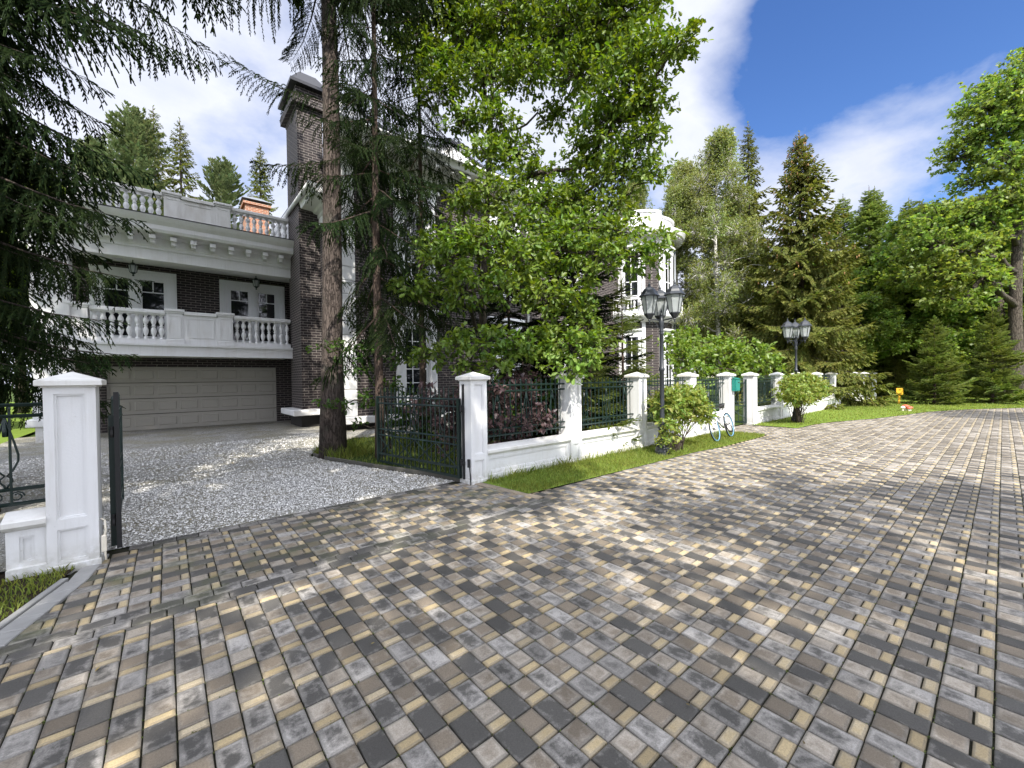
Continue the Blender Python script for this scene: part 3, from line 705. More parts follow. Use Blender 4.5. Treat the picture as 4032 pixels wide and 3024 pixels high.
def blades(poly, n, hmin, hmax, w, z, xr, yr, fade=None):
    X = rng.uniform(*xr, n*3); Y = rng.uniform(*yr, n*3); ok = inside(poly, X, Y)
    if fade is not None: ok &= fade(X, Y)
    X, Y = X[ok][:n], Y[ok][:n]; n = len(X); a = rng.uniform(0, 6.28, n); h = rng.uniform(hmin, hmax, n)*rng.uniform(.7, 1.3, n); le = rng.uniform(.1, .8, n)*h; la = rng.uniform(0, 6.28, n)
    wx, wy = np.cos(a)*w, np.sin(a)*w; b = np.stack([X, Y, np.full(n, z)], 1); s = np.stack([wx, wy, np.zeros(n)], 1)
    mid = b+np.stack([np.cos(la)*le*.35, np.sin(la)*le*.35, h*.6], 1); tip = b+np.stack([np.cos(la)*le, np.sin(la)*le, h], 1)
    Vv = np.stack([b-s, b+s, mid+s*.7, tip, mid-s*.7], 1)
    return Vv.reshape(-1, 3), np.arange(n*5).reshape(-1, 5)
parts = [blades(VERGE, 30000, .02, .058, .0035, .01, (3.6, 11.8), (3.85, 4.97)), blades(VERGE2, 16000, .02, .06, .007, .01, (13.8, 30), (-1, 4.97)), blades(VERGE2, 9000, .03, .08, .014, .01, (24, 44), (-4, 8)),
         blades(ISLAND, 7000, .03, .10, .004, .03, (2.2, 6), (5.2, 10.9)), blades(LEFTL, 2600, .02, .06, .004, .01, (-1.6, -.5), (3.4, 4.97)),
         blades(ISLAND, 900, .12, .26, .005, .03, (2.3, 3.3), (8.2, 9.3)), blades(VERGE, 500, .08, .18, .004, .01, (3.6, 7.5), (4.75, 4.95))]
o = 0; VV = []; F5 = []
for v_, f_ in parts: VV.append(v_); F5.append(f_+o); o += len(v_)
tag(link('grass', raw_mesh('grass', np.concatenate(VV), [np.concatenate(F5)]), M['grass']), kind='stuff')
# moss in the joints
n = 9000; Q = np.stack([rng.uniform(-.6, 12, n), rng.uniform(-.6, 5.2, n)], 1)
i_ = np.round((Q[:, 0]-OX)/CX); j_ = np.round((Q[:, 1]-OY)/CY); on = rng.random(n) < .75
X = np.where(on, OX+i_*CX, Q[:, 0])+rng.normal(0, .004, n); Y = np.where(on & (rng.random(n) < .45), Q[:, 1], OY+j_*CY)+rng.normal(0, .004, n)
ok = inside(ROAD, X, Y) | ((Y > 3.77) & inside(APRON, X, Y)); X, Y = X[ok], Y[ok]; n = len(X)
P = np.stack([X, Y, np.full(n, -.006)], 1); P = np.repeat(P, 4, 0)+rng.normal(0, .0035, (n*4, 3))*np.array([1, 1, .2]); d = rng.normal(0, 1, (n*4, 3)); d[:, 2] = abs(d[:, 2])*.8
tag(link('joint_moss', leaf_mesh('joint_moss', P, d, rng.uniform(.004, .011, n*4), 'small', rng, 1.0), mat_leaf('moss', (.045, .065, .012), (.12, .15, .03), .2)), kind='stuff')
# ------------------------------------------------------------------ the house
H = empty('house', (0, 0, 0)); tag(H, 'two storey dark brick house with white trim, balconies and a wide garage behind the trees', 'house')
def part(name, mb, mat, parent=H): return mb.build(name, M[mat], parent)
YW, YF = 18.2, 16.5
# garage wing
m = MB(); m.box(-2.75, -1.47, YW, YW+.4, -.1, 2.4); m.box(3.28, 4.15, YW, YW+.4, -.1, 2.4); m.box(-1.47, 3.28, YW, YW+.4, 2.1, 2.4); m.box(-2.75, 4.15, YW, YW+.4, 2.4, 5.6); m.box(-2.75, -2.35, YW+.4, 24, -.1, 5.6)
part('wall', m, 'brick')
m = MB(); x = -1.9
while x < 3.7: m.bbox(x, x+.068, YW-.012, YW+.02, 2.13, 2.36, .004); x += .083
part('lintel', m, 'brick')
m = MB(); m.box(-1.47, 3.28, YW+.10, YW+.14, 0, 2.1)
for r_ in range(4):
    z0 = .02+r_*.52; m.box(-1.465, 3.275, YW+.085, YW+.10, z0, z0+.505)
    for c in range(8):
        x0 = -1.40+c*.585; m.frustum(x0, x0+.47, YW+.0, YW+.0, z0, z0, 0) if False else None
        for (q, i, y0) in ((0, .0, YW+.074),):
            # raised panel: rim and field
            m.add([(x0, YW+.085, z0+.11), (x0+.48, YW+.085, z0+.11), (x0+.48, YW+.085, z0+.40), (x0, YW+.085, z0+.40), (x0+.02, YW+.098-.03, z0+.13), (x0+.46, YW+.068, z0+.13), (x0+.46, YW+.068, z0+.38), (x0+.02, YW+.068, z0+.38)],
                  [(0, 1, 5, 4), (1, 2, 6, 5), (2, 3, 7, 6), (3, 0, 4, 7), (4, 5, 6, 7)])
gd = part('garage_door', m, 'garage')
m = MB()
for r_ in range(1, 4): m.box(-1.46, 3.27, YW+.081, YW+.0849, r_*.52-.004, r_*.52+.012)
part('seam', m, 'dark_hole', gd)
# pillar, slab
m = MB(); m.bbox(-2.72, -2.03, YF, YF+.65, .62, 5.30, .012)
for k in range(9): m.box(-2.735, -2.015, YF-.015, YF+.665, .66+k*.52, .66+k*.52+.49)
m.bbox(-2.85, -1.93, YF-.12, YF+.75, .42, .62, .015); m.box(-2.70, -2.05, YF+.02, YF+.63, -.1, .42)
part('pillar', m, 'white')
m = MB(); m.box(-2.80, 3.50, YF-.03, YW, 2.40, 2.68); m.box(-2.84, 3.499, YF-.08, YF+.3, 2.68, 2.745); m.box(-2.82, 3.498, YF-.055, YF+.3, 2.37, 2.40)
part('balcony_slab', m, 'white')
# balusters and balustrades
BAL = [(.052, 0), (.052, .045), (.030, .06), (.028, .10), (.062, .22), (.066, .27), (.046, .35), (.026, .385), (.044, .40), (.044, .43), (.026, .445), (.046, .49), (.066, .56), (.060, .61), (.028, .70), (.030, .72), (.052, .735), (.052, .77)]
bal_me = MB().lathe(BAL, 10).mesh('baluster')
def pedestal(m, x0, x1, y0, y1, z0, h):
    m.box(x0, x1, y0+.03, y1-.03, z0, z0+h-.13); m.bbox(x0-.03, x1+.03, y0-.01, y1+.01, z0, z0+.15, .01)
    for s in (0, 1): m.bbox(x0-.02-.03*s, x1+.02+.03*s, y0-.0-.03*s, y1+.03*s, z0+h-.13+.055*s, z0+h-.075+.075*s, .008)
    w = .05
    if x1-x0 > .25:
        yy = y0+.03
        m.box(x0+w, x1-w, yy-.012, yy, z0+.2, z0+.22); m.box(x0+w, x1-w, yy-.012, yy, z0+h-.22, z0+h-.20); m.box(x0+w, x0+w+.02, yy-.012, yy, z0+.22, z0+h-.22); m.box(x1-w-.02, x1-w, yy-.012, yy, z0+.22, z0+h-.22)
def balustrade(z0, h, mat, y0=YF):
    m = MB(); e = 1.0
    ch = h-.03
    pedestal(m, -2.02, -1.67, y0, y0+.30, z0, h+.06); pedestal(m, .03, .42, y0, y0+.30, z0, h+.06); pedestal(m, 1.32, 1.73, y0, y0+.30, z0, h+.06)
    m.box(.42, 1.32, y0+.05, y0+.25, z0, z0+h-.10); m.bbox(.45, 1.29, y0+.0, y0+.3, z0+h-.10, z0+h+.005, .01)
    for a, b_, c, d_ in ((.52, 1.22, .22, .24), (.52, 1.22, h-.22, h-.20)): m.box(a, b_, y0+.035, y0+.05, z0+c, z0+d_)
    for a in (.52, 1.20): m.box(a, a+.02, y0+.035, y0+.05, z0+.24, z0+h-.22)
    spans = [(-1.67, .03), (1.73, 3.49)]
    for a, b_ in spans:
        m.box(a+.03, b_-.03, y0+.04, y0+.26, z0, z0+.14); m.bbox(a+.03, b_-.03, y0+.02, y0+.28, z0+h-.11, z0+h, .012); m.box(a+.03, b_-.03, y0+.06, y0+.24, z0+h-.145, z0+h-.11)
    o = part('balustrade', m, mat)
    hb = h-.145-.14
    for a, b_ in spans:
        n = 9
        for i in range(n):
            q = link('baluster', bal_me, M[mat], o, (a+.03+(b_-a-.06)*(i+.5)/n, y0+.15, z0+.14)); q.scale = (1.08, 1.08, hb/.77)
    return o
balustrade(2.745, 1.03, 'white')
up_b = balustrade(6.46, .92, 'white_dirty'); 
# entablature of the wing, modillions
m = MB()
m.profx([(YF+.05, 5.28), (YF+.05, 5.60), (YF+.01, 5.60), (YF+.01, 5.66), (YF-.02, 5.70), (YF-.02, 5.95), (YF-.10, 6.00), (YF-.42, 6.02), (YF-.46, 6.10), (YF-.46, 6.22), (YF-.54, 6.32), (YF-.60, 6.42), (YF-.60, 6.45), (YF+.4, 6.45), (YF+.4, 5.28)], -2.95, 3.52)
x = -2.75
while x < 3.4: m.box(x, x+.15, YF-.34, YF-.021, 5.84, 5.955); m.box(x+.02, x+.13, YF-.26, YF-.022, 5.74, 5.84); x += .485
part('cornice', m, 'white')
m = MB(); m.box(-2.75, 4.15, YF+.4, YW, 5.45, 5.5); m.box(-2.75, 4.15, YF+.4, YW+3, 6.40, 6.448); part('ceiling', m, 'white')
m = MB(); m.profx([(YF-.62, 6.452), (YF-.62, 6.475), (YF+.1, 6.52), (YF+.1, 6.452)], -2.98, 3.51); part('flashing', m, 'roof_metal')
def window(x0, x1, z0, z1, y, kind, sill=True):
    """surround > sash, pane; the plane faces -y"""
    m = MB(); w = .27 if kind == 'wide' else .20
    for k, (d, i) in enumerate(((.10, 0), (.07, .07), (.05, .15))):
        pass
    def frame(m, a, b_, c, d_, t, y0, y1, bottom=True):
        m.box(a, a+t, y0, y1, c, d_); m.box(b_-t, b_, y0, y1, c, d_); m.box(a+t, b_-t, y0, y1, d_-t, d_)
        if bottom: m.box(a+t, b_-t, y0, y1, c, c+t)
    frame(m, x0, x1, z0, z1, .10, y-.11, y+.05); frame(m, x0+.10, x1-.10, z0+.1, z1-.10, .08, y-.08, y+.05); frame(m, x0+.18, x1-.18, z0+.18, z1-.18, w-.18+.02, y-.055, y+.05)
    if kind == 'wide':
        c = (x0+x1)/2; m.box(c-.12, c+.12, y-.06, y+.05, z0+w, z1-w)
    if kind == 'pil':
        for a in (x0-.09, x1-.16):
            m.bbox(a, a+.25, y-.15, y-.0, z0, z1, .01)
            for q in range(3): m.box(a+.05+q*.06, a+.075+q*.06, y-.165, y-.15, z0+.25, z1-.2)
        m.bbox(x0-.16, x1+.16, y-.14, y, z1, z1+.30, .01); m.bbox(x0-.26, x1+.26, y-.24, y, z1+.30, z1+.42, .02)
        for q in range(4): m.box(x0+.2, x1-.2, y-.16, y-.14, z1+.05+q*.06, z1+.08+q*.06)
    if sill: m.bbox(x0-.14, x1+.14, y-.19, y, z0-.11, z0-.0, .015)
    o = part('window', m, 'white_wood')
    s = MB(); a, b_, c, d_ = x0+w+.02, x1-w-.02, z0+w+.02, z1-w-.02
    panes = MB()
    cols = [(a, (a+b_)/2-.12), ((a+b_)/2+.12, b_)] if kind == 'wide' else [(a, b_)]
    for p, q in cols:
        panes.box(p, q, y-.012, y+.02, c, d_)
        for u, v in ((p, p+.05), (q-.05, q)): s.box(u, v, y-.035, y-.012, c, d_)
        for u, v in ((c, c+.05), (d_-.05, d_)): s.box(p+.05, q-.05, y-.035, y-.012, u, v)
        if kind == 'wide':
            t = d_-.42; s.box(p+.05, q-.05, y-.033, y-.012, t, t+.03); s.box((p+q)/2-.015, (p+q)/2+.015, y-.031, y-.012, t+.03, d_-.05)
        else:
            for k in (1, 2): s.box(p+(q-p)*k/3-.013, p+(q-p)*k/3+.013, y-.033, y-.012, c+.05, d_-.05)
            nz = max(2, round((d_-c)/.5))
            for k in range(1, nz): s.box(p+.05, q-.05, y-.031, y-.012, c+(d_-c)*k/nz-.013, c+(d_-c)*k/nz+.013)
    part('sash', s, 'white_wood', o); part('pane', panes, 'glass', o)
    return o
window(-1.78, .32, 2.76, 5.25, YW, 'wide', False); window(1.52, 3.60, 2.76, 5.25, YW, 'wide', False)
m = MB(); m.tube([(-1.75, YF+.75, 5.36), (-.95, YF+.75, 5.36)], .07, 12); part('tube_light', m, 'white_wood')
# chimney at the junction
CX0, CX1, CY0, CY1 = 3.50, 4.30, 15.2, 16.75
m = MB(); m.box(CX0, CX1, CY0, CY1, .60, 10.7); m.box(CX0-.02, CX1+.02, CY0-.02, CY1+.02, 10.7, 10.82)
m.frustum(CX0-.16, CX1+.16, CY0-.16, CY1+.16, 10.82, 11.10, 0); m.box(CX0-.04, CX1+.04, CY0-.04, CY1+.04, 11.10, 11.45)
ch = part('chimney', m, 'brick')
m = MB(); m.box(CX0-.22, CX1+.22, CY0-.22, CY1+.22, 11.45, 11.55); m.frustum(CX0-.20, CX1+.20, CY0-.20, CY1+.20, 11.55, 12.05, .34); part('cap', m, 'roof_metal', ch)
m = MB(); m.bbox(CX0-.35, 4.10, CY0-.35, CY1+.05, .40, .595, .02); part('ledge', m, 'white', ch)
m = MB(); m.box(CX0-.05, 4.1, CY0-.05, CY1, -.1, .40); part('base', m, 'dark_hole', ch)
# main block
X0, X1, Y0 = 4.15, 22.0, 13.0
m = MB(); m.box(X0, X1, Y0, 24, .42, 8.5); part('wall', m, 'brick')
m = MB(); m.bbox(X0-.18, X1, Y0-.22, Y0+.2, .20, .42, .02); m.box(X0-.18, X0+.2, Y0+.2, CY0-.36, .20, .419); part('plinth_ledge', m, 'white')
m = MB(); m.box(X0+.12, X1, Y0+.12, 23.8, -.1, .20); part('plinth', m, 'dark_hole')
m = MB(); m.box(X0-.03, X0+.38, Y0-.03, Y0+.4, .42, 8.45)
for k in range(19): m.bbox(X0-.055, X0+.40, Y0-.055, Y0+.42, .44+k*.42, .44+k*.42+.395, .01)
part('quoin', m, 'white')
m = MB()
EV = [(0, 8.35), (0, 8.60), (-.06, 8.62), (-.06, 8.72), (-.22, 8.74), (-.30, 8.80), (-.82, 8.82), (-.86, 8.90), (-.92, 9.02), (-.92, 9.06), (.4, 9.06), (.4, 8.35)]
m.profx([(Y0-.02+y, z) for y, z in EV], X0-.35, 18.2)
x = X0-.2
while x < 18: m.box(x, x+.16, Y0-.78, Y0-.30, 8.68, 8.80); x += .62
SV = [(y*.68, z-1.46) for y, z in EV]
n = len(SV); v = [(X0-.02+y, Y0+.5, z) for y, z in SV]+[(X0-.02+y, 24, z) for y, z in SV]
m.add(v, [tuple(range(n)), tuple(range(n, 2*n))[::-1]]+[(i, n+i, n+(i+1) % n, (i+1) % n) for i in range(n)])
part('cornice', m, 'white')
m = MB(); m.tube([(X0-.72, Y0+.5, 7.57), (X0-.72, 24, 7.57)], .07, 8); m.tube([(X0-.40, Y0-.98, 9.03), (18, Y0-.98, 9.03)], .06, 8); part('gutter', m, 'white_wood')
# attic parapet with swept panels between piers
m = MB(); cp = MB(); piers = [(4.0, 4.75), (8.0, 8.75), (12.0, 12.75), (16.0, 16.75)]
for a, b_ in piers:
    m.bbox(a, b_, Y0-.05, Y0+.5, 9.06, 10.12, .01); m.box(a+.12, b_-.12, Y0-.075, Y0-.05, 9.3, 9.95); cp.box(a-.08, b_+.08, Y0-.14, Y0+.56, 10.12, 10.24)
    m.box(a+.10, b_-.10, Y0-.063, Y0-.0505, 9.28, 9.97)
for k in range(4):
    a = piers[k][1]; b_ = piers[k+1][0] if k < 3 else 18.6; n = 14
    pts = [(a+(b_-a)*i/n, 10.02-.34*sin(pi*i/n)**.8) for i in range(n+1)]
    for (p, zp), (q, zq) in zip(pts, pts[1:]):
        m.add([(p, Y0+.06, 9.06), (q, Y0+.06, 9.06), (q, Y0+.06, zq), (p, Y0+.06, zp), (p, Y0+.36, 9.06), (q, Y0+.36, 9.06), (q, Y0+.36, zq), (p, Y0+.36, zp)], [(0, 1, 2, 3), (4, 7, 6, 5), (3, 2, 6, 7)])
        cp.add([(p, Y0-.02, zp), (q, Y0-.02, zq), (q, Y0-.02, zq+.07), (p, Y0-.02, zp+.07), (p, Y0+.44, zp), (q, Y0+.44, zq), (q, Y0+.44, zq+.07), (p, Y0+.44, zp+.07)], [(0, 1, 2, 3), (4, 7, 6, 5), (3, 2, 6, 7), (0, 4, 5, 1)])
at_ = part('parapet', m, 'white'); part('coping', cp, 'roof_metal', at_)
m = MB(); m.box(X0, X1, Y0+.5, 24, 9.0, 9.055); part('roof', m, 'roof_metal')
for x in (5.95, 9.9, 13.9): window(x, x+1.30, .75, 3.55, Y0, 'pil'); 
for x in (5.95, 9.9, 13.9): window(x, x+1.30, 4.85, 7.7, Y0, 'pil')
m = MB(); m.tube([(11.75, Y0-.10, .3), (11.75, Y0-.10, 8.2), (11.75, Y0-.5, 8.75)], .055, 10); part('downpipe', m, 'white_wood')
# bow at the far end
BX, BY, BR = 20.2, 13.2, 1.9
m = MB(); m.ring([(BR, .42), (BR, 8.5), (.2, 8.5), (.2, .42)], BX, BY, radians(-185), radians(5), 40); part('wall', m, 'brick')
m = MB(); m.ring([(BR+.25, .2), (BR+.25, .42), (.2, .42), (.2, .2)], BX, BY, radians(-185), radians(5), 40); part('plinth_ledge', m, 'white')
m = MB(); EB = [(BR+.02-y*.70, z) for y, z in EV[:-2]]+[(BR-.4, 9.06), (BR-.4, 8.35)]
m.ring(EB, BX, BY, radians(-200), radians(20), 48)
for k in range(26):
    a = radians(-196+k*8.2); c_, s_ = cos(a), sin(a); r0, r1, w = BR+.22, BR+.52, .07
    P = [(BX+r*c_-q*s_*w, BY+r*s_+q*c_*w) for r, q in ((r0, -1), (r1, -1), (r1, 1), (r0, 1))]
    m.prism(P, 8.70, 8.815)
part('cornice', m, 'white')
m = MB(); m.ring([(BR+.05, 9.06), (BR+.05, 9.95), (BR+.14, 9.97), (BR+.14, 10.06), (BR-.25, 10.06), (BR-.25, 9.06)], BX, BY, radians(-152), radians(-108), 12)
m.ring([(BR+.10, 9.06), (BR+.10, 9.98), (BR-.3, 9.98), (BR-.3, 9.06)], BX, BY, radians(-153), radians(-144), 4); m.ring([(BR+.10, 9.06), (BR+.10, 9.98), (BR-.3, 9.98), (BR-.3, 9.06)], BX, BY, radians(-116), radians(-107), 4)
m.ring([(BR+.04, 9.06), (BR+.04, 9.70), (BR+.12, 9.72), (BR+.12, 9.80), (BR-.2, 9.80), (BR-.2, 9.06)], BX, BY, radians(-107), radians(10), 24)
m.ring([(BR+.06, 9.64), (BR+.08, 9.80), (BR-.2, 9.80), (BR-.2, 9.64)], BX, BY, radians(-190), radians(-153), 12); m.ring([(BR+.04, 9.06), (BR+.04, 9.16), (BR-.2, 9.16), (BR-.2, 9.06)], BX, BY, radians(-190), radians(-153), 12)
bp = part('balustrade', m, 'white')
for k in range(6):
    a = radians(-156-k*6); q = link('baluster', bal_me, M['white'], bp, (BX+(BR-.06)*cos(a), BY+(BR-.06)*sin(a), 9.16)); q.scale = (1, 1, .62)
for a0, a1 in ((-168, -140), (-104, -76), (-40, -12)):
    for z0, z1 in ((.7, 3.6), (5.0, 7.9)):
        m = MB(); A, Bq = radians(a0), radians(a1); t = radians(4.2)
        for p, q in ((A, A+t), (Bq-t, Bq)): m.ring([(BR+.10, z0), (BR+.10, z1), (BR-.05, z1), (BR-.05, z0)], BX, BY, p, q, 3)
        m.ring([(BR+.12, z1), (BR+.12, z1+.28), (BR+.22, z1+.32), (BR+.22, z1+.40), (BR-.05, z1+.40), (BR-.05, z1)], BX, BY, A-t*.3, Bq+t*.3, 10); m.ring([(BR+.17, z0-.12), (BR+.17, z0), (BR-.05, z0), (BR-.05, z0-.12)], BX, BY, A-t*.2, Bq+t*.2, 10)
        o = part('window', m, 'white_wood')
        p = MB(); p.ring([(BR+.012, z0), (BR+.012, z1), (BR-.05, z1), (BR-.05, z0)], BX, BY, A+t, Bq-t, 6); part('pane', p, 'glass', o)
        s = MB(); 
        for k in range(5): zz = z0+(z1-z0)*k/4; s.ring([(BR+.03, zz-.02), (BR+.03, zz+.02), (BR+.013, zz+.02), (BR+.013, zz-.02)], BX, BY, A+t, Bq-t, 6)
        for k in (0, .5, 1): aa = A+t+(Bq-A-2*t)*k; s.ring([(BR+.032, z0), (BR+.032, z1), (BR+.013, z1), (BR+.013, z0)], BX, BY, aa-.012, aa+.012, 1)
        part('sash', s, 'white_wood', o)
m = MB()
for a in (-108, -72, -172, -136): m.ring([(BR+.05, .42), (BR+.05, 8.34), (BR-.05, 8.34), (BR-.05, .42)], BX, BY, radians(a-2.6), radians(a+2.6), 2)
part('pilaster', m, 'white')
m = MB(); m.ring([(BR+.5, 4.55), (BR+.55, 4.62), (BR+.55, 4.76), (BR, 4.76), (BR, 4.35), (BR+.3, 4.40)], BX, BY, radians(-185), radians(5), 36); bs = part('balcony_slab', m, 'white')
m = MB(); m.ring([(BR+.50, 5.46), (BR+.50, 5.58), (BR+.30, 5.58), (BR+.30, 5.46)], BX, BY, radians(-185), radians(5), 36); m.ring([(BR+.48, 4.76), (BR+.48, 4.86), (BR+.32, 4.86), (BR+.32, 4.76)], BX, BY, radians(-185), radians(5), 36)
for a in (-180, -126, -60, 0): m.ring([(BR+.51, 4.76), (BR+.51, 5.64), (BR+.28, 5.64), (BR+.28, 4.76)], BX, BY, radians(a-5), radians(a+5), 3)
bp = part('balustrade', m, 'white')
for k in range(22):
    a = radians(-173+k*8)
    if min(abs(math.degrees(a)-q) for q in (-180, -126, -60, 0)) < 7: continue
    q = link('baluster', bal_me, M['white'], bp, (BX+(BR+.40)*cos(a), BY+(BR+.40)*sin(a), 4.86)); q.scale = (1, 1, .78)
m = MB(); a = radians(-62); m.tube([(BX+(BR+.12)*cos(a), BY+(BR+.12)*sin(a), .1), (BX+(BR+.12)*cos(a), BY+(BR+.12)*sin(a), 8.3)], .06, 10); part('downpipe', m, 'grey_metal')
# orange stack on the roof behind
c = far(552, 440, 27); m = MB(); m.box(c.x-.55, c.x+.55, c.y-.5, c.y+.5, 8.5, 11.15); m.bbox(c.x-.62, c.x+.62, c.y-.57, c.y+.57, 10.55, 10.7, .02); m.bbox(c.x-.66, c.x+.66, c.y-.61, c.y+.61, 11.15, 11.3, .02); oc = part('chimney', m, 'orange_brick'); oc['label'] = 'small orange brick chimney with a grey metal hood'
m = MB(); m.frustum(c.x-.72, c.x+.72, c.y-.68, c.y+.68, 11.42, 11.72, .5)
for sx in (-.5, .5):
    for sy in (-.45, .45): m.box(c.x+sx-.03, c.x+sx+.03, c.y+sy-.03, c.y+sy+.03, 11.3, 11.42)
part('cap', m, 'grey_metal', oc)
# hanging lanterns under the balcony roof
def hanging(x, y, label):
    r = empty('hanging_lantern', (x, y, 5.45)); tag(r, label, 'lantern', 'hanging porch lanterns')
    m = MB(); m.lathe([(.10, 0), (.10, -.03), (.05, -.05), (.015, -.07), (.012, -.20), (.05, -.22), (.075, -.25), (.02, -.27)][::-1], 10); m.lathe([(.02, -.62), (.03, -.60), (.015, -.57), (.07, -.52), (.08, -.51)], 10)
    for k in range(6): a = k*pi/3; m.bar((.08*cos(a), .08*sin(a), -.51), (.115*cos(a), .115*sin(a), -.30), .012)
    m.lathe([(.13, -.30), (.10, -.27), (.03, -.23)], 12); m.build('frame', M['iron'], r)
    m = MB(); m.lathe([(.072, -.51), (.105, -.30)], 6); m.build('glass', M['frost'], r)
    return r
hanging(onY(287, 565, 17.1).x, 17.1, 'black iron lantern under the balcony ceiling by the window nearer the left white pillar')
hanging(onY(553, 600, 17.1).x, 17.1, 'black iron lantern under the balcony ceiling beside the tall brick chimney')
# ------------------------------------------------------------------ fence, gates, lamps and small things
FY = 4.95
def pillar(parent, cx, w=.29, d=.30, h=1.51):
    m = MB(); x0, x1 = cx-w/2, cx+w/2; y0, y1 = FY, FY+d; b = .024
    m.box(x0+.004, x1-.004, y0+b, y1, -.1, h-.001)
    xa, xb = x0+.058, x1-.066
    m.bbox(x0, xa, y0, y0+b+.02, .0, h, .004); m.bbox(xb, x1, y0, y0+b+.02, .0, h, .004)
    for z0, z1 in ((.0, .075), (.345, .43), (1.455, h)): m.box(xa, xb, y0+.001, y0+b+.02, z0, z1)
    for z0, z1 in ((.075, .345), (.43, 1.455)):
        for q in ((xa, xa+.014, z0+.014, z1-.014), (xb-.014, xb, z0+.014, z1-.014), (xa, xb, z0, z0+.014), (xa, xb, z1-.014, z1)): m.box(q[0], q[1], y0+.010, y0+b+.001, q[2], q[3])
    m.bbox(x0-.012, x1+.012, y0-.012, y1+.012, -.1, .055, .006)
    o = m.build('pillar', M['white'], parent)
    m = MB(); e = .042; m.box(x0-.012, x1+.012, y0-.012, y1+.012, h, h+.012); m.bbox(x0-e, x1+e, y0-e, y1+e, h+.012, h+.062, .006); m.frustum(x0-e+.004, x1+e-.004, y0-e+.004, y1+e-.004, h+.062, h+.132, w/2+e-.006)
    m.build('cap', M['white_dirty'], o)
    return o
def low_wall(parent, x0, x1, endl=False):
    m = MB(); y = FY+.035
    m.box(x0, x1, y+.024, y+.20, -.1, .40); m.bbox(x0, x1, y-.025, y+.19, -.1, .095, .006)
    a, b_ = x0+.07, x1-.07
    m.box(x0, a, y, y+.03, .095, .40); m.box(b_, x1, y, y+.03, .095, .40); m.box(a, b_, y+.001, y+.03, .095, .13); m.box(a, b_, y+.001, y+.03, .33, .40)
    for q in ((a, a+.016, .146, .314), (b_-.016, b_, .146, .314), (a, b_, .13, .146), (a, b_, .314, .33)): m.box(q[0], q[1], y+.010, y+.025, q[2], q[3])
    o = m.build('low_wall', M['white'], parent)
    m = MB(); ex = .015 if endl else 0
    m.profx([(y+.0, .385), (y-.03, .40), (y-.05, .425), (y-.05, .462), (y-.04, .47), (y+.12, .52), (y+.24, .50), (y+.24, .40)], x0-ex, x1)
    m.build('coping', M['white_dirty'], o)
    return o
def scroll(m, c, r, s, ax, tw=.006, turns=1.35):
    """a small C scroll in the plane of ax and z"""
    pts = [c+ax*(s*(r*(1-.55*t)*cos(t*turns*2*pi)))+Vector((0, 0, r*(1-.55*t)*sin(t*turns*2*pi))) for t in [i/12 for i in range(13)]]
    m.tube(pts, tw, 5)
def ironwork(A, Bp, rails, zb, zt, step, motif, mat, name, parent, tw=.0085, cross=None, frame=None):
    """bars, rails, tulip motifs and scrolls between two plan points; local to parent"""
    m = MB(); A = Vector((A[0], A[1], 0)); Bp = Vector((Bp[0], Bp[1], 0)); d = (Bp-A); L = d.length; d = d/L; Z = Vector((0, 0, 1))
    for z in rails: m.bar(A+Z*z, Bp+Z*z, .022)
    n = max(2, round(L/step))
    for i in range(1, n):
        p = A+d*(L*i/n); m.bar(p+Z*zb, p+Z*(zt-.05), tw*1.7); m.tube([p+Z*(zt-.05), p+Z*(zt-.03), p+Z*zt], [tw*.85, tw*1.5, .001], 4, False)
    k = max(1, round(L/motif))
    zt2 = rails[1]; zl = rails[2]
    for i in range(k):
        c = A+d*(L*(i+.5)/k); hgt = zt2-zl
        for s in (-1, 1):
            pts = [c+d*(s*x)+Z*(zl+hgt*t) for x, t in ((.0, 1.0), (.014, .88), (.045, .66), (.068, .47), (.066, .38), (.035, .25), (.006, .19), (.03, .15), (.034, .11), (.012, .06), (.004, .02))]
            m.tube(pts, .0075, 5)
            for q, r_ in ((.055, .042),):
                zc = (rails[2]+rails[3])/2; scroll(m, c+d*(s*q)+Z*zc, r_, s, d)
        m.tube([c+Z*(zl+hgt*.72), c+Z*(zl+hgt*.80), c+Z*(zl+hgt*1.0)], [.016, .02, .003], 5)
    if cross:
        z0, z1 = cross; kk = max(1, round(L/.5))
        for i in range(kk):
            a = A+d*(L*i/kk+.02); b_ = A+d*(L*(i+1)/kk-.02); m.bar(a+Z*z0, b_+Z*z1, .014); m.bar(a+Z*z1, b_+Z*z0, .014)
    if frame:
        for p in (A, Bp): m.bar(p+Z*frame[0], p+Z*frame[1], frame[2])
    return m.build(name, M[mat], parent, fix=False)
RAILS = (1.43, 1.335, .745, .645)
PX = [3.51, 5.65, 7.80, 10.04, 12.29, 14.02, 16.40, 18.62, 21.15, 23.50, 25.87, 28.2, 30.5, 32.9]
f1 = empty('fence'); tag(f1, 'white pillared fence with dark iron panels between the driveway gate and the teal letter box', 'fence', 'white pillared fences')
f2 = empty('fence'); tag(f2, 'white pillared fence running off into the distance from the garden gate to the lawn', 'fence', 'white pillared fences')
f3 = empty('fence'); tag(f3, 'short white gate pillar with a stub of low wall and iron panel, standing in shade', 'fence', 'white pillared fences')
for f_, idx in ((f1, range(0, 5)), (f2, range(5, 14))):
    for i in idx: pillar(f_, PX[i])
    idx = list(idx)
    for a, b_ in zip(idx[:-1], idx[1:]):
        low_wall(f_, PX[a]+.145, PX[b_]-.145); ironwork((PX[a]+.146, FY+.15), (PX[b_]-.146, FY+.15), RAILS, .57, 1.53, .118, .62, 'iron_green', 'railing', f_)
pillar(f3, -.615, .30, .30); low_wall(f3, -.985, -.765, True)
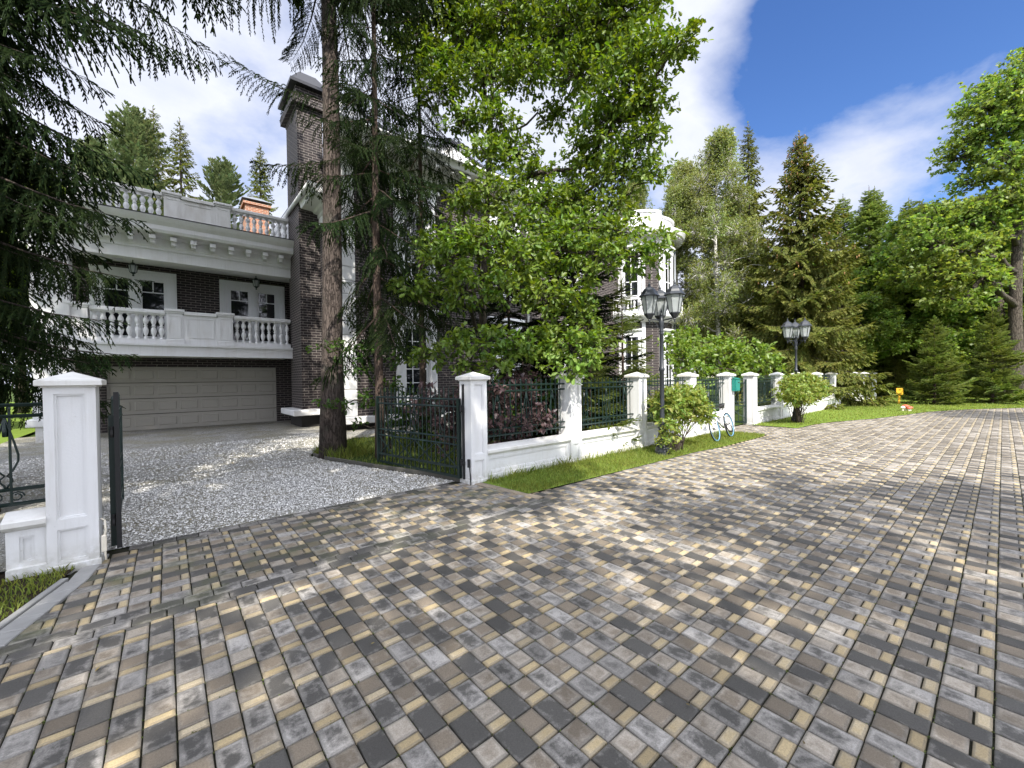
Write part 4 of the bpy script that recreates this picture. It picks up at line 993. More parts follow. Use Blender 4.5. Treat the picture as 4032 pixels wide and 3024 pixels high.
ironwork((-2.6, FY+.17), (-.77, FY+.17), (1.375, 1.285, .695, .575), .575, 1.375, .21, .42, 'iron', 'railing', f3, frame=(.0, 1.376, .03))
m = MB(); m.tube([(-.455, FY+.03, .38), (-.43, FY+.02, .36), (-.425, FY+.0, .28), (-.44, FY+.0, .2), (-.43, FY-.01, .10), (-.425, FY-.02, .03)], .008, 6); m.bbox(-.452, -.42, FY-.02, FY+.02, .10, .24, .005); tag(m.build('conduit', M['cream'], f3))
# driveway gate leaves, both swung inwards
def gate_leaf(hinge, end, label):
    r = empty('driveway_gate', (hinge[0], hinge[1], 0), math.atan2(end[1]-hinge[1], end[0]-hinge[0])); tag(r, label, 'gate', 'driveway gate leaves')
    L = math.hypot(end[0]-hinge[0], end[1]-hinge[1])
    ironwork((0, 0), (L, 0), (1.235, 1.125, .66, .555), .08, 1.42, .105, .66, 'iron', 'grille', r, cross=(.20, .54))
    m = MB(); Z = Vector((0, 0, 1))
    for x in (0, L): m.box(x-.024, x+.024, -.024, .024, .06, 1.25)
    for z in (.06, .20): m.box(.024, L-.024, -.014, .014, z, z+.035)
    m.build('frame', M['iron'], r)
    m = MB()
    for z in (.25, 1.05): m.lathe([(.016, z), (.016, z+.1)], 8, -.045, 0); m.box(-.11, -.024, -.008, .008, z+.03, z+.07)
    m.build('hinge', M['black_rubber'], r)
    m = MB(); m.box(-.085, -.055, -.05, -.015, .05, 1.46) ; m.build('post', M['black_rubber'], r)
    return r
gate_leaf((3.315, 5.20), (2.93, 7.30), 'open iron driveway gate leaf hung on the sunlit pillar, in front of the purple shrub')
gate_leaf((-.39, 5.22), (-.47, 7.25), 'iron driveway gate leaf seen almost edge on behind the shaded left pillar')
m = MB(); m.box(3.325, 3.352, FY+.02, FY+.055, .25, .37); m.tube([(3.345, FY+.03, .25), (3.35, FY+.02, .14), (3.345, FY+.0, .0)], .008, 6); m.build('conduit', M['black_rubber'], f1)
r = empty('garden_gate', (13.84, 5.16, 0), radians(108)); tag(r, 'narrow iron garden gate standing open next to the teal letter box', 'gate')
ironwork((0, 0), (1.15, 0), (1.40, 1.30, .70, .60), .06, 1.5, .105, .55, 'iron_green', 'grille', r, cross=(.2, .58))
m = MB()
for x in (0, 1.15): m.box(x-.022, x+.022, -.022, .022, .05, 1.42)
m.box(.022, 1.128, -.014, .014, .06, .095); m.build('frame', M['iron_green'], r); m = MB(); m.box(1.03, 1.13, -.05, .05, .88, 1.02); m.build('lock', M['grey_metal'], r)
# letter box
r = empty('letter_box', (12.43, FY, 1.09)); tag(r, 'teal metal letter box fixed to a white pillar by the garden gate', 'letter box')
m = MB(); m.bbox(-.135, .135, -.11, -.002, 0, .345, .012); m.build('body', M['mail'], r)
m = MB(); m.add([(-.14, -.125, .345), (.14, -.125, .345), (.14, -.0, .375), (-.14, -.0, .375), (-.14, -.125, .355), (.14, -.125, .355), (.14, -.0, .39), (-.14, -.0, .39)], [(0, 3, 2, 1), (4, 5, 6, 7), (0, 1, 5, 4), (1, 2, 6, 5), (2, 3, 7, 6), (3, 0, 4, 7)]); m.build('lid', M['mail'], r)
m = MB(); m.box(.01, .10, -.114, -.109, .235, .26); m.build('slot', M['dark_hole'], r); m = MB(); m.bbox(-.12, .12, -.116, -.110, .02, .085, .002); m.build('flap', M['mail'], r)
# street lamps
def street_lamp(x, y, rz, label):
    r = empty('street_lamp', (x, y, 0), rz); r.scale = (.93, .93, 1.022); tag(r, label, 'street lamp', 'three headed street lamps')
    m = MB(); m.lathe([(.155, -.05), (.155, .03), (.148, .045), (.155, .06), (.155, .085), (.135, .10), (.14, .115), (.14, .135), (.115, .155), (.098, .22), (.082, .36), (.066, .49), (.085, .50), (.10, .515), (.085, .53), (.055, .545), (.06, .57), (.078, .60), (.078, .63), (.055, .66), (.05, .70)], 24)
    for k in range(16):
        a = 2*pi*k/16; m.tube([(.118*cos(a), .118*sin(a), .16), (.086*cos(a), .086*sin(a), .36), (.07*cos(a), .07*sin(a), .48)], [.008, .007, .005], 4)
    m.build('base', M['lamp_metal'], r)
    m = MB(); m.lathe([(.05, .70), (.046, 1.0), (.043, 1.60), (.055, 1.61), (.062, 1.64), (.055, 1.67), (.040, 1.69), (.036, 2.30), (.046, 2.31), (.046, 2.33), (.038, 2.345), (.046, 2.36), (.046, 2.38), (.036, 2.40), (.05, 2.46), (.055, 2.54), (.04, 2.60), (.028, 2.62), (.028, 2.67), (.038, 2.68), (.03, 2.70), (.012, 2.72), (.02, 2.74), (.004, 2.80)], 16); m.build('post', M['lamp_metal'], r)
    for k in range(3):
        a = k*2*pi/3; c_, s_ = cos(a), sin(a); R = .285
        m = MB(); m.tube([(.03*c_, .03*s_, 2.575), (R*c_, R*s_, 2.60)], .013, 8); m.tube([(.045*c_, .045*s_, 2.42), (.10*c_, .10*s_, 2.46), (.15*c_, .15*s_, 2.53), (.23*c_, .23*s_, 2.565)], .009, 6); m.build('arm', M['lamp_metal'], r)
        L = empty('lantern', (R*c_, R*s_, 2.60), parent=r); a0 = a+pi/6
        def hx(rad, z): return [(rad*cos(a0+i*pi/3), rad*sin(a0+i*pi/3), z) for i in range(6)]
        m = MB(); m.lathe([(.012, -.09), (.014, -.05), (.03, -.03), (.02, -.01), (.05, .01), (.10, .075), (.108, .08), (.108, .098)], 6, smooth=False, a0=a0)
        for p, q in zip(hx(.104, .09), hx(.168, .425)): m.bar(p, q, .013)
        m.build('frame', M['lamp_metal'], L)
        m = MB(); m.lathe([(.098, .098), (.160, .42)], 6, smooth=False, a0=a0, cap=False); m.build('glass', M['frost'], L)
        m = MB(); m.lathe([(.15, .418), (.212, .418), (.214, .428), (.205, .437), (.165, .475), (.142, .52), (.10, .57), (.045, .60), (.035, .61), (.02, .63), (.028, .645), (.012, .665), (.006, .72), (.002, .725)], 6, smooth=False, a0=a0); m.build('roof', M['lamp_metal'], L)
        m = MB(); m.lathe([(.018, .10), (.03, .15), (.022, .20), (.0, .22)], 10); m.build('bulb', M['white_wood'], L)
    return r
street_lamp(7.44, 4.30, radians(35), 'three headed slate grey street lamp standing at the leafy bush beside the bicycle')
street_lamp(15.75, 4.35, radians(20), 'smaller looking three headed street lamp rising behind the round topped bush by the garden gate')
# bicycle leaning on the wall
def bicycle(x, y, rz, lean):
    r = empty('bicycle', (x, y, 0)); r.rotation_euler = (-lean, 0, rz); r.rotation_mode = 'XYZ'
    tag(r, 'white bicycle with blue edged wheels leaning against the white fence', 'bicycle')
    R = .315; hub = [(0, R), (1.02, R)]      # front wheel at 0 (nearer the camera), rear at 1.02
    for k, (hx_, hz) in enumerate(hub):
        w = empty('wheel', (hx_, 0, hz), parent=r)
        def torus(name, Rm, rt, mat, ns=40):
            m = MB(); v = []; f = []; q = 7
            for i in range(ns):
                a = 2*pi*i/ns
                for j in range(q): b_ = 2*pi*j/q; v.append(((Rm+rt*cos(b_))*cos(a), rt*sin(b_), (Rm+rt*cos(b_))*sin(a)))
            for i in range(ns):
                for j in range(q): f.append((i*q+j, i*q+(j+1) % q, ((i+1) % ns)*q+(j+1) % q, ((i+1) % ns)*q+j))
            m.add(v, f, True); m.build(name, M[mat], w)
        torus('tyre', R-.016, .016, 'black_rubber'); torus('rim', R-.041, .012, 'blue')
        m = MB()
        for i in range(24):
            a = 2*pi*i/24; m.tube([(.018*cos(a+.5), .02*(1 if i % 2 else -1), .018*sin(a+.5)), ((R-.045)*cos(a), 0, (R-.045)*sin(a))], .0016, 3)
        m.tube([(0, -.04, 0), (0, .04, 0)], .02, 8); m.build('spokes', M['steel'], w)
    st, bb, sd, ht, hb = Vector((.70, 0, .70)), Vector((.60, 0, .29)), Vector((.715, 0, .76)), Vector((.19, 0, .70)), Vector((.165, 0, .58))
    m = MB(); rear = Vector((1.02, 0, R))
    m.tube([st, bb], .017, 8); m.tube([st-Vector((0, 0, .03)), ht-Vector((0, 0, .02))], .018, 8); m.tube([hb, bb], .024, 8); m.tube([ht+Vector((-.004, 0, .02)), hb-Vector((-.006, 0, .03))], .021, 8)
    for s in (-.045, .045): m.tube([bb, rear+Vector((-.05, s, 0)), rear+Vector((0, s, 0))], .010, 6); m.tube([st-Vector((0, 0, .05)), rear+Vector((0, s, 0))], .009, 6)
    m.build('frame', M['bike_white'], r)
    m = MB()
    for s in (-.045, .045): m.tube([hb+Vector((0, s*.7, -.04)), Vector((.09, s, .46)), Vector((0, s, R))], .011, 6)
    m.tube([hb+Vector((0, -.04, -.03)), hb+Vector((0, .04, -.03))], .018, 6); m.build('fork', M['bike_white'], r)
    m = MB(); m.tube([ht, ht+Vector((-.02, 0, .07)), ht+Vector((-.07, 0, .10))], .014, 6); c = ht+Vector((-.07, 0, .10)); m.tube([c+Vector((.05, -.28, .02)), c+Vector((.0, -.14, .0)), c, c+Vector((0, .14, 0)), c+Vector((.05, .28, .02))], .012, 6)
    for s in (-1, 1): m.tube([c+Vector((.045, s*.17, .015)), c+Vector((.05, s*.285, .02))], .017, 8)
    m.build('handlebar', M['black_rubber'], r)
    m = MB(); m.tube([st-Vector((0, 0, .02)), sd], .013, 6); m.build('seat_post', M['steel'], r)
    m = MB(); m.tube([sd+Vector((-.13, 0, .03)), sd+Vector((-.05, 0, .035)), sd+Vector((.05, 0, .04)), sd+Vector((.12, 0, .05)), sd+Vector((.14, 0, .05))], [.012, .022, .045, .062, .03], 10); m.build('saddle', M['black_rubber'], r)
    m = MB(); m.lathe([(.085, -.012), (.085, -.006), (.03, -.006), (.03, -.012)], 20, 0, 0); 
    v = [(bb.x+a, -.05+c_, bb.z+b_) for a, b_, c_ in m.v]; m.v = v
    m.tube([bb+Vector((0, -.07, 0)), bb+Vector((.10, -.08, -.12))], .010, 6); m.tube([bb+Vector((0, .06, 0)), bb+Vector((-.10, .08, .12))], .010, 6); m.box(bb.x+.06, bb.x+.14, -.15, -.08, bb.z-.135, bb.z-.11); m.box(bb.x-.14, bb.x-.06, .08, .15, bb.z+.11, bb.z+.135)
    m.tube([(1.02, -.05, R-.02), (1.03, -.05, R-.09), (.99, -.05, R-.15)], .014, 6); m.tube([(1.02, -.045, R+.03), (bb.x, -.05, bb.z+.085)], .005, 4); m.tube([(1.0, -.045, R-.16), (bb.x, -.05, bb.z-.085)], .005, 4); m.build('crankset', M['black_rubber'], r)
    m = MB(); m.bbox(.37, .40, -.03, .03, .40, .58, .008); m.build('bottle', M['grey_metal'], r)
    return r
bicycle(9.70, 4.22, math.atan2(.10, 1.02), radians(13))
# mushrooms and marker on the far lawn
c = onZ(1956, 888); r = empty('mushroom_ornament', (c.x, c.y, 0)); r.scale = (.62, .62, .62); tag(r, 'red capped garden mushroom ornament with pale stems on the far lawn', 'garden ornament')
for k, (dx, dy, h, s) in enumerate(((0, 0, .30, 1.0), (.16, -.20, .20, .72), (-.10, -.16, .18, .62), (-.28, .10, .22, .6))):
    m = MB(); m.lathe([(.085*s, -.02), (.10*s, .05), (.07*s, h*.6), (.06*s, h)], 14, dx, dy); m.build('stem', M['cream'], r)
    m = MB(); m.lathe([(.05*s, h-.01), (.20*s, h-.02), (.215*s, h+.01), (.18*s, h+.07), (.10*s, h+.115), (.0, h+.13)], 18, dx, dy); m.build('cap', M['red_cap' if k < 3 else 'cream'], r)
c = onZ(1942, 873); r = empty('marker_post', (c.x, c.y, 0), radians(-62)); tag(r, 'yellow marker post with a small yellow plate on the lawn before the spruces', 'marker post')
m = MB(); m.bbox(-.035, .035, -.035, .035, -.05, .60, .006); m.build('post', M['yellow'], r)
m = MB(); m.bbox(-.13, .13, -.075, -.036, .45, .80, .01); m.build('plate', M['yellow'], r)
# ------------------------------------------------------------------ trees and shrubs
def L_(base, pts):      # pixel-estimated crown points -> local clumps, at true distances
    return [((far(u, v, d)-Vector(base)).to_tuple(), (r, r, r*.72)) for u, v, d, r in pts]
# spruce whose boughs hang into the picture beside the garage
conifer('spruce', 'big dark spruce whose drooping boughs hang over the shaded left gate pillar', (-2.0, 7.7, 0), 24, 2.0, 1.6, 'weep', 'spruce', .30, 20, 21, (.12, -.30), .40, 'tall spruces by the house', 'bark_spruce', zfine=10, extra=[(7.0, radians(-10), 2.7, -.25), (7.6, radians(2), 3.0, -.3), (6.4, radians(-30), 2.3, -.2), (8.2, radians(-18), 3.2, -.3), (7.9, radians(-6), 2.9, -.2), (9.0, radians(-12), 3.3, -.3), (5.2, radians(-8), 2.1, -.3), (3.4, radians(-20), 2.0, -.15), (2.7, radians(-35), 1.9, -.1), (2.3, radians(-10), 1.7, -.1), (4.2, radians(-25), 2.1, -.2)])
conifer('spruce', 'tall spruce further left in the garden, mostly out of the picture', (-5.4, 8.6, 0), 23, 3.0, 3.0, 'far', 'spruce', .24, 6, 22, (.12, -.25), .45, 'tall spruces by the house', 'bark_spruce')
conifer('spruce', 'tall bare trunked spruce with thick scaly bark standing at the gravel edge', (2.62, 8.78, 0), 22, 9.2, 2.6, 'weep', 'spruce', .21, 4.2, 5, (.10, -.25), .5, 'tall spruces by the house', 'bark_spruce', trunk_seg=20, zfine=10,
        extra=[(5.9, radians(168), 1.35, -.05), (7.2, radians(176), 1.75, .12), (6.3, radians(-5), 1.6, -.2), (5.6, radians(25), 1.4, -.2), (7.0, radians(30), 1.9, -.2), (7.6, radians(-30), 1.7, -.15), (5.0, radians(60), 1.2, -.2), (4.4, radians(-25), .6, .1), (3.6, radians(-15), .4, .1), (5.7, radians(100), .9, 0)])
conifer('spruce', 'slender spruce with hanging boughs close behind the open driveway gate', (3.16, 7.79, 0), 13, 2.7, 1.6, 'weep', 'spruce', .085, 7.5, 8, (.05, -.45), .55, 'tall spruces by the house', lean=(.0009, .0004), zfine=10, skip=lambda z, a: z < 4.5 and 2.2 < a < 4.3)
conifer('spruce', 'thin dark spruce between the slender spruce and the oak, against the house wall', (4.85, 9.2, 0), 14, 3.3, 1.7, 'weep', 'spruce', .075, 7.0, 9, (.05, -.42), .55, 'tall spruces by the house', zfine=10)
conifer('young_spruce', 'dark young spruce filling the space between the oak and the far house wall', (8.75, 7.7, 0), 7.2, .3, 2.2, 'young', 'spruce', .07, 20, 10, (.30, -.10), .75, 'young spruces along the fence')  # dark needle colour stands in for the shade inside this crown
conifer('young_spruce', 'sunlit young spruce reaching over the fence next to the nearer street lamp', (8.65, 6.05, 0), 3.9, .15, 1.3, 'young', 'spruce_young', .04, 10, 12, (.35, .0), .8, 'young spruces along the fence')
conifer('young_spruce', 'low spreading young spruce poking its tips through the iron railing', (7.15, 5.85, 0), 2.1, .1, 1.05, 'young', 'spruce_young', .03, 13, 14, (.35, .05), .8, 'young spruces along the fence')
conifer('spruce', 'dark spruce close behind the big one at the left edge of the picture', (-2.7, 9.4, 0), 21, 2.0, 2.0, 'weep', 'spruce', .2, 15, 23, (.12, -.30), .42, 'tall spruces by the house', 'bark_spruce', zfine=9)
conifer('young_spruce', 'dark young spruce straight behind the oak trunk', (7.2, 8.7, 0), 6.0, .4, 1.9, 'young', 'spruce', .06, 16, 17, (.25, -.2), .75, 'young spruces along the fence')
# the oak
ob = (5.95, 8.1, 0)
OAK = [(1110, 480, 8.2, .45), (1000, 510, 8.4, .4), (1260, 490, 8.4, .45), (1190, 500, 8.6, .45), (1340, 500, 8.2, .4), (1150, 380, 9.2, .45), (940, 520, 8.6, .35), (1000, 60, 9.6, .8), (1110, 40, 9.4, .9), (1230, 50, 9, .9), (1330, 40, 9, .9), (1390, 110, 8.6, .65), (1450, 105, 8.3, .38), (1482, 88, 8.2, .24), (905, 110, 9.5, .45), (960, 150, 9.4, .5), (870, 98, 9.5, .3),
       (955, 195, 9.2, .5), (1045, 165, 9, .6), (1140, 150, 8.9, .6), (1250, 150, 9, .6), (1345, 190, 8.7, .75), (1400, 225, 8.6, .45), (1075, 255, 8.8, .5), (1320, 270, 8.9, .75), (1395, 300, 8.6, .4), (1000, 262, 9.2, .4),
       (1055, 335, 8.4, .45), (1265, 350, 9.4, .6), (1350, 370, 9, .65), (1410, 372, 8.7, .3), (1060, 410, 8.2, .5), (1165, 440, 8.8, .5), (1240, 430, 9.3, .5), (1320, 455, 9, .5), (1000, 440, 8.4, .35),
       (1120, 330, 9.6, .5), (1200, 250, 10.2, .45), (1180, 100, 10.5, .9), (1290, 120, 10.4, .8), (1040, 100, 10.6, .8),
       (965, 565, 8.1, .5), (1050, 520, 7.9, .5), (1130, 560, 7.9, .55), (1215, 540, 8.1, .5), (1300, 555, 7.9, .5), (1375, 555, 7.7, .4), (1420, 530, 7.6, .25), (900, 625, 8.2, .4), (1000, 630, 7.9, .5), (1100, 615, 7.8, .5), (1180, 640, 7.7, .45), (1245, 640, 7.8, .4),
       (1150, -60, 9.8, 1.1), (1280, -70, 9.4, 1.1), (1030, -80, 9.8, 1.0), (1380, -60, 9, .9), (1180, -200, 9.6, 1.3), (1310, -210, 9.4, 1.2)]
broadleaf('oak', 'bright green young oak spreading over the fence in front of the brick house', ob, [(0, 0, -.1), (.02, -.03, 1.5), (-.05, .02, 3.2), (.06, 0, 4.8), (.1, -.1, 6.5), (.25, -.1, 8.5), (.3, 0, 10.5)], .125, L_(ob, OAK), 'oak', 'oak', .13, 380, 8, seed=4, twig=.22, limb_k=.30)
sb = (5.0, 6.75, 0)
broadleaf('oak_sapling', 'leafy oak sapling growing above the pillar at the driveway gate', sb, [(0, 0, -.1), (.03, .02, .8), (0, -.05, 1.7), (.1, 0, 2.5)], .035,
          L_(sb, [(985, 745, 7.3, .34), (1050, 735, 7.1, .34), (1110, 760, 7.1, .3), (1075, 790, 6.9, .25), (925, 765, 7.7, .32), (1150, 735, 7.3, .28), (1010, 790, 7.2, .22)]), 'oak', 'oak', .12, 460, 8, seed=6, twig=.16, group='oak saplings in the garden')
sb = (6.9, 6.6, 0)
broadleaf('oak_sapling', 'oak sapling leaning over the second fence pillar in full sun', sb, [(0, 0, -.1), (0, .02, .9), (.05, -.05, 1.8), (0, -.1, 2.6)], .035,
          L_(sb, [(1225, 745, 7.4, .36), (1265, 775, 7.2, .28), (1180, 775, 7.3, .26), (1285, 740, 7.5, .28), (1235, 805, 7.0, .2), (1270, 705, 7.9, .3), (1190, 715, 7.8, .3)]), 'oak', 'oak', .12, 460, 8, seed=7, twig=.16, group='oak saplings in the garden')
sb = (3.75, 8.6, 0)
broadleaf('oak_sapling', 'thin oak sapling with leaves across the thick spruce trunk', sb, [(0, 0, -.1), (-.1, .02, .7), (-.15, 0, 1.5), (-.1, -.1, 2.2)], .025,
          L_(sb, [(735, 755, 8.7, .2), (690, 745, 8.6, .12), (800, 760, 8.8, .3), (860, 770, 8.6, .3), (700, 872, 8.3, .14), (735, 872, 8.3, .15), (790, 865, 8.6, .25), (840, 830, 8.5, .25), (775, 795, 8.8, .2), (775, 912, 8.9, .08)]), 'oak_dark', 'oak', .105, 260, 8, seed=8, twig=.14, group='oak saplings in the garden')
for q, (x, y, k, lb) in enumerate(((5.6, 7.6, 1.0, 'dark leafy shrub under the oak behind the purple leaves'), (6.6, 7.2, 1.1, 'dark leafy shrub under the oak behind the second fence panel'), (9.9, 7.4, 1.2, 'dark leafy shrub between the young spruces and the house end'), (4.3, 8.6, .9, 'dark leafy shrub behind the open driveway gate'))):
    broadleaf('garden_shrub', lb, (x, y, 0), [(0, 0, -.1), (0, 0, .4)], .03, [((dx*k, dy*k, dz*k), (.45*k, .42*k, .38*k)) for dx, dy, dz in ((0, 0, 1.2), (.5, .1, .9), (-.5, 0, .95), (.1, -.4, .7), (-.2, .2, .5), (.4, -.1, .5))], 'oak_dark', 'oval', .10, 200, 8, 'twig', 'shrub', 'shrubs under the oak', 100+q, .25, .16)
# purple shrub
r5 = np.random.default_rng(5)
gb = (4.5, 5.55, 0)
pc = [((-.75, .55, 1.0), (.38, .38, .45)), ((-.95, 1.1, 1.1), (.3, .3, .4)), ((-.55, .05, 1.25), (.3, .25, .28)), ((-.2, .0, 1.0), (.35, .3, .4)), ((.2, -.1, 1.35), (.42, .28, .3)), ((.5, -.1, 1.1), (.3, .25, .35)), ((.75, .05, .95), (.3, .25, .35)), ((-.6, -.45, 1.35), (.2, .14, .14)), ((.35, -.45, .85), (.38, .16, .22)), ((-.55, -.45, .85), (.22, .14, .14)), ((.0, -.40, .78), (.3, .18, .2)), ((.6, .1, 1.55), (.2, .2, .18)), ((-.7, .6, .55), (.35, .35, .35)), ((.1, .1, .5), (.5, .3, .35)), ((.35, .2, 2.2), (.16, .16, .14))]
broadleaf('purple_shrub', 'purple leaved shrub crowding through the iron railing beside the driveway gate', gb, [(0, 0, -.1), (0, 0, .5)], .03, pc, 'purple', 'lobed', .08, 430, 7, 'twig', 'shrub', seed=9, twig=.13, tw=.005)
# clipped bushes by the lamps
def bush(base, cl, label, seed, ls):
    root = broadleaf('bush', label, base, [], 0, cl, 'dogwood', 'oval', ls, 620, 8, 'twig', 'bush', 'round bushes on the verge', seed, .25, .13, 1.15, False, 0)
    r = np.random.default_rng(seed); m = MB()
    for i in range(34):
        c, rad = cl[r.integers(len(cl))]; e = np.array(c)+r.normal(0, .45, 3)*np.array(rad); s = np.array([r.normal(0, .10), r.normal(0, .08), -.05]); k = (s+e)/2+r.normal(0, .05, 3); k[:2] = s[:2]+(e[:2]-s[:2])*.35
        m.tube(bez(s, k, e, 6), list(np.linspace(r.uniform(.006, .014), .003, 6)), 5)
    if seed == 32:
        for i in range(5): m.tube([(.03*i-.06, .03*sin(i*3), -.05), (.05*i-.12, .04*sin(i*4), .3), (.16*i-.35, .1*sin(i*5), .8)], [.05, .035, .015], 7)
    m.build('stems', M['twig'], root, fix=False); return root
B1 = [((-.05, -.02, 1.0), (.42, .36, .30)), ((.35, -.05, .95), (.40, .34, .32)), ((-.42, .0, .98), (.26, .28, .28)), ((.65, -.08, .78), (.30, .28, .26)), ((.2, -.05, 1.15), (.38, .32, .20)), ((-.62, -.16, .52), (.14, .16, .24)), ((.5, .0, 1.08), (.3, .3, .2)), ((.85, -.1, .66), (.16, .2, .16)), ((-.1, .05, .75), (.4, .3, .2)), ((-.75, -.2, .30), (.08, .1, .16))]
bush((8.05, 4.32, 0), [(c, (a*1.16, b_*1.1, c_*1.12)) for c, (a, b_, c_) in B1], 'round leafy bush around the foot of the nearer street lamp', 31, .095)
B2 = [((0, -.05, 1.15), (.60, .5, .30)), ((.6, -.1, 1.05), (.5, .45, .28)), ((-.55, -.05, 1.0), (.45, .42, .28)), ((.2, -.05, 1.32), (.6, .45, .16)), ((.95, -.15, .92), (.35, .35, .24)), ((-.75, .0, .85), (.3, .3, .2)), ((.2, -.1, .85), (.7, .45, .2)), ((-.3, -.2, .72), (.35, .3, .14)), ((.8, -.2, 1.2), (.4, .35, .16))]
bush((15.4, 4.2, 0), [((x*1.12, y, z*1.04), (a*1.15, b_*1.1, c_*1.1)) for (x, y, z), (a, b_, c_) in B2], 'dense flat topped bush with thick dark stems in front of the second street lamp', 32, .10)
# lime shrub behind the fence
hb = (17.5, 8.2, 0)
broadleaf('lime_shrub', 'yellow green shrub behind the white fence between the house and the birches', hb, [(0, 0, -.1), (0, 0, 1.0)], .05, L_(hb, [(1470, 770, 16.5, .7), (1520, 775, 17, .7), (1570, 770, 17.5, .75), (1620, 765, 18, .75), (1490, 735, 18, .7), (1550, 745, 18, .6), (1650, 790, 18.5, .6), (1455, 735, 17.5, .5), (1600, 800, 17, .7), (1500, 805, 16, .6)]), 'lime', 'lobed', .15, 170, 8, 'twig', 'shrub', seed=12, twig=.25)
# birches
def birch(base, H, R, seed, label):
    r = np.random.default_rng(seed); cl = []
    for i in range(70):
        z = r.uniform(.20, 1)**.9*H; k = R*min(1, (H-z)/(H*.55)+.10)*min(1, z/(H*.25)); a = r.uniform(0, 6.28); q = r.random()**.5*k
        cl.append(((q*cos(a), q*sin(a), z-.3*q), (r.uniform(.4, .75),)*2+(r.uniform(.5, .95),)))
    return broadleaf('birch', label, base, [(0, 0, -.1), (.1, .05, H*.3), (-.05, .1, H*.6), (.05, 0, H*.97)], .17, cl, 'birch', 'small', .095, 330, 10, 'bark_birch', 'tree', 'birches beyond the fence', seed, .9, .35, .3, True, .008)
b1_ = birch((23.8, 10.3, 0), 14.8, 3.3, 41, 'tall white stemmed birch with airy crown right of the house')
for x, y, rz, s, lb in ((26.5, 13.5, 2.1, 1.04, 'birch partly hidden behind the house roof edge'), (22.9, 12.2, 5.2, .82, 'low birch pressed against the end of the house'), (28.2, 11.0, 4.0, .86, 'shorter birch close to the narrow dark spruce'), (23.5, 15.5, 1.0, .95, 'birch rising directly behind the rounded end of the house')):
    c = copy_tree(b1_); c.location = (x, y, 0); c.rotation_euler.z = rz; c.scale = (s, s, s); c['label'] = lb
# spruces beyond
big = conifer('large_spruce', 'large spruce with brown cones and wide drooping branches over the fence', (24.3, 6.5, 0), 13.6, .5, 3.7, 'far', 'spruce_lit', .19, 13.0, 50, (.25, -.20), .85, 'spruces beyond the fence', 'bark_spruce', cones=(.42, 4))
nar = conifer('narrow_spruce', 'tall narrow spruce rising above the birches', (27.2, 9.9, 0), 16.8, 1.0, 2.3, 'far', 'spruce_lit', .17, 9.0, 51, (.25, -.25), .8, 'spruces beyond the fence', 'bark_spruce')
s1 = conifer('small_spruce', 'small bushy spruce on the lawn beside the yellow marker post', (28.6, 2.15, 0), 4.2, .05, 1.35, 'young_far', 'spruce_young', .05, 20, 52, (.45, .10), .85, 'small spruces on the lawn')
c = copy_tree(s1); c.location = (31.2, .35, 0); c.rotation_euler.z = 2.2; c.scale = (1.12, 1.12, 1.12); c['label'] = 'small spruce with a bare leading shoot close to the big trunk at the road'
def cp(o, x, y, rz, s, label, sz=None):
    c = copy_tree(o); c.location = (x, y, 0); c.rotation_euler.z = rz; c.scale = (s, s, sz or s); c['label'] = label; return c
cp(nar, 31.5, 6.3, 1.0, .62, 'shaded spruce just past the end of the fence'); cp(nar, 37, 4.6, 2.2, .5, 'dark spruce in the gap behind the yellow marker post')
cp(nar, 33.5, 12, 3.0, .95, 'distant spruce between the birches and the large coned spruce')
# larches
la = conifer('larch', 'feathery larch standing tallest in the gap right of the large coned spruce', (39, 6.2, 0), 15.0, 1.5, 2.8, 'larch', 'larch', .18, 13.0, 60, (.25, .0), .7, 'larches at the back', 'bark_thin')
for x, y, rz, s, lb in ((41.5, 8.2, 1.2, 1.05, 'larch half hidden behind the large coned spruce'), (43, 4.6, 2.6, .98, 'larch standing between the tallest larch and the round leafy tree'), (46, 7.0, 4.2, 1.15, 'furthest pale larch in the gap')): cp(la, x, y, rz, s, lb)
# broadleaved trees at the right
r7 = np.random.default_rng(77)
t1 = broadleaf('leafy_tree', 'round leafy tree behind the small spruces', (37.5, 3.0, 0), [(0, 0, -.1), (.1, 0, 3), (0, .2, 7), (.1, 0, 10)], .2, spread(r7, 46, (0, 0, 7.2), (3.2, 3.2, 4.4), .8, 1.35), 'wood_leaf', 'tuft', .24, 85, 9, seed=70, twig=.4, tw=.012, group='leafy trees at the back')
for x, y, rz, s, lb in ((41, 1.2, 1.3, 1.05, 'leafy tree right behind the marker post spruce'), (44, -.5, 2.9, 1.15, 'leafy tree at the far end of the road'), (47, 3.5, 4.4, 1.2, 'leafy tree deep in the gap beside the larches'), (36, 9.2, .6, .9, 'leafy tree behind the large coned spruce')): cp(t1, x, y, rz, s, lb)
rb = (34.9, -.5, 0)
OR = [(2070, 335, 34, 1.2), (2110, 300, 34, 1.3), (2150, 240, 34, 1.4), (2190, 190, 34, 1.3), (2100, 240, 34.5, 1.0), (2130, 190, 34.5, .9), (2200, 260, 34, 1.4), (2160, 340, 34, 1.4), (2110, 390, 34, 1.0), (2200, 350, 33, 1.3), (2180, 430, 33, 1.3), (2130, 460, 33, 1.2), (2080, 470, 32.5, 1.2), (2030, 470, 32, 1.1), (2000, 500, 32, 1.1), (1975, 540, 32, .9), (2040, 530, 31.5, 1.2), (2100, 540, 31.5, 1.2), (2060, 590, 31, 1.1), (2120, 600, 31, 1.1), (2000, 590, 31.5, 1.0), (2030, 640, 31, .8), (2090, 650, 30.5, .7), (2230, 420, 34, 1.6), (2240, 250, 34, 1.6), (2250, 130, 35, 1.5), (2150, 500, 33, .8)]
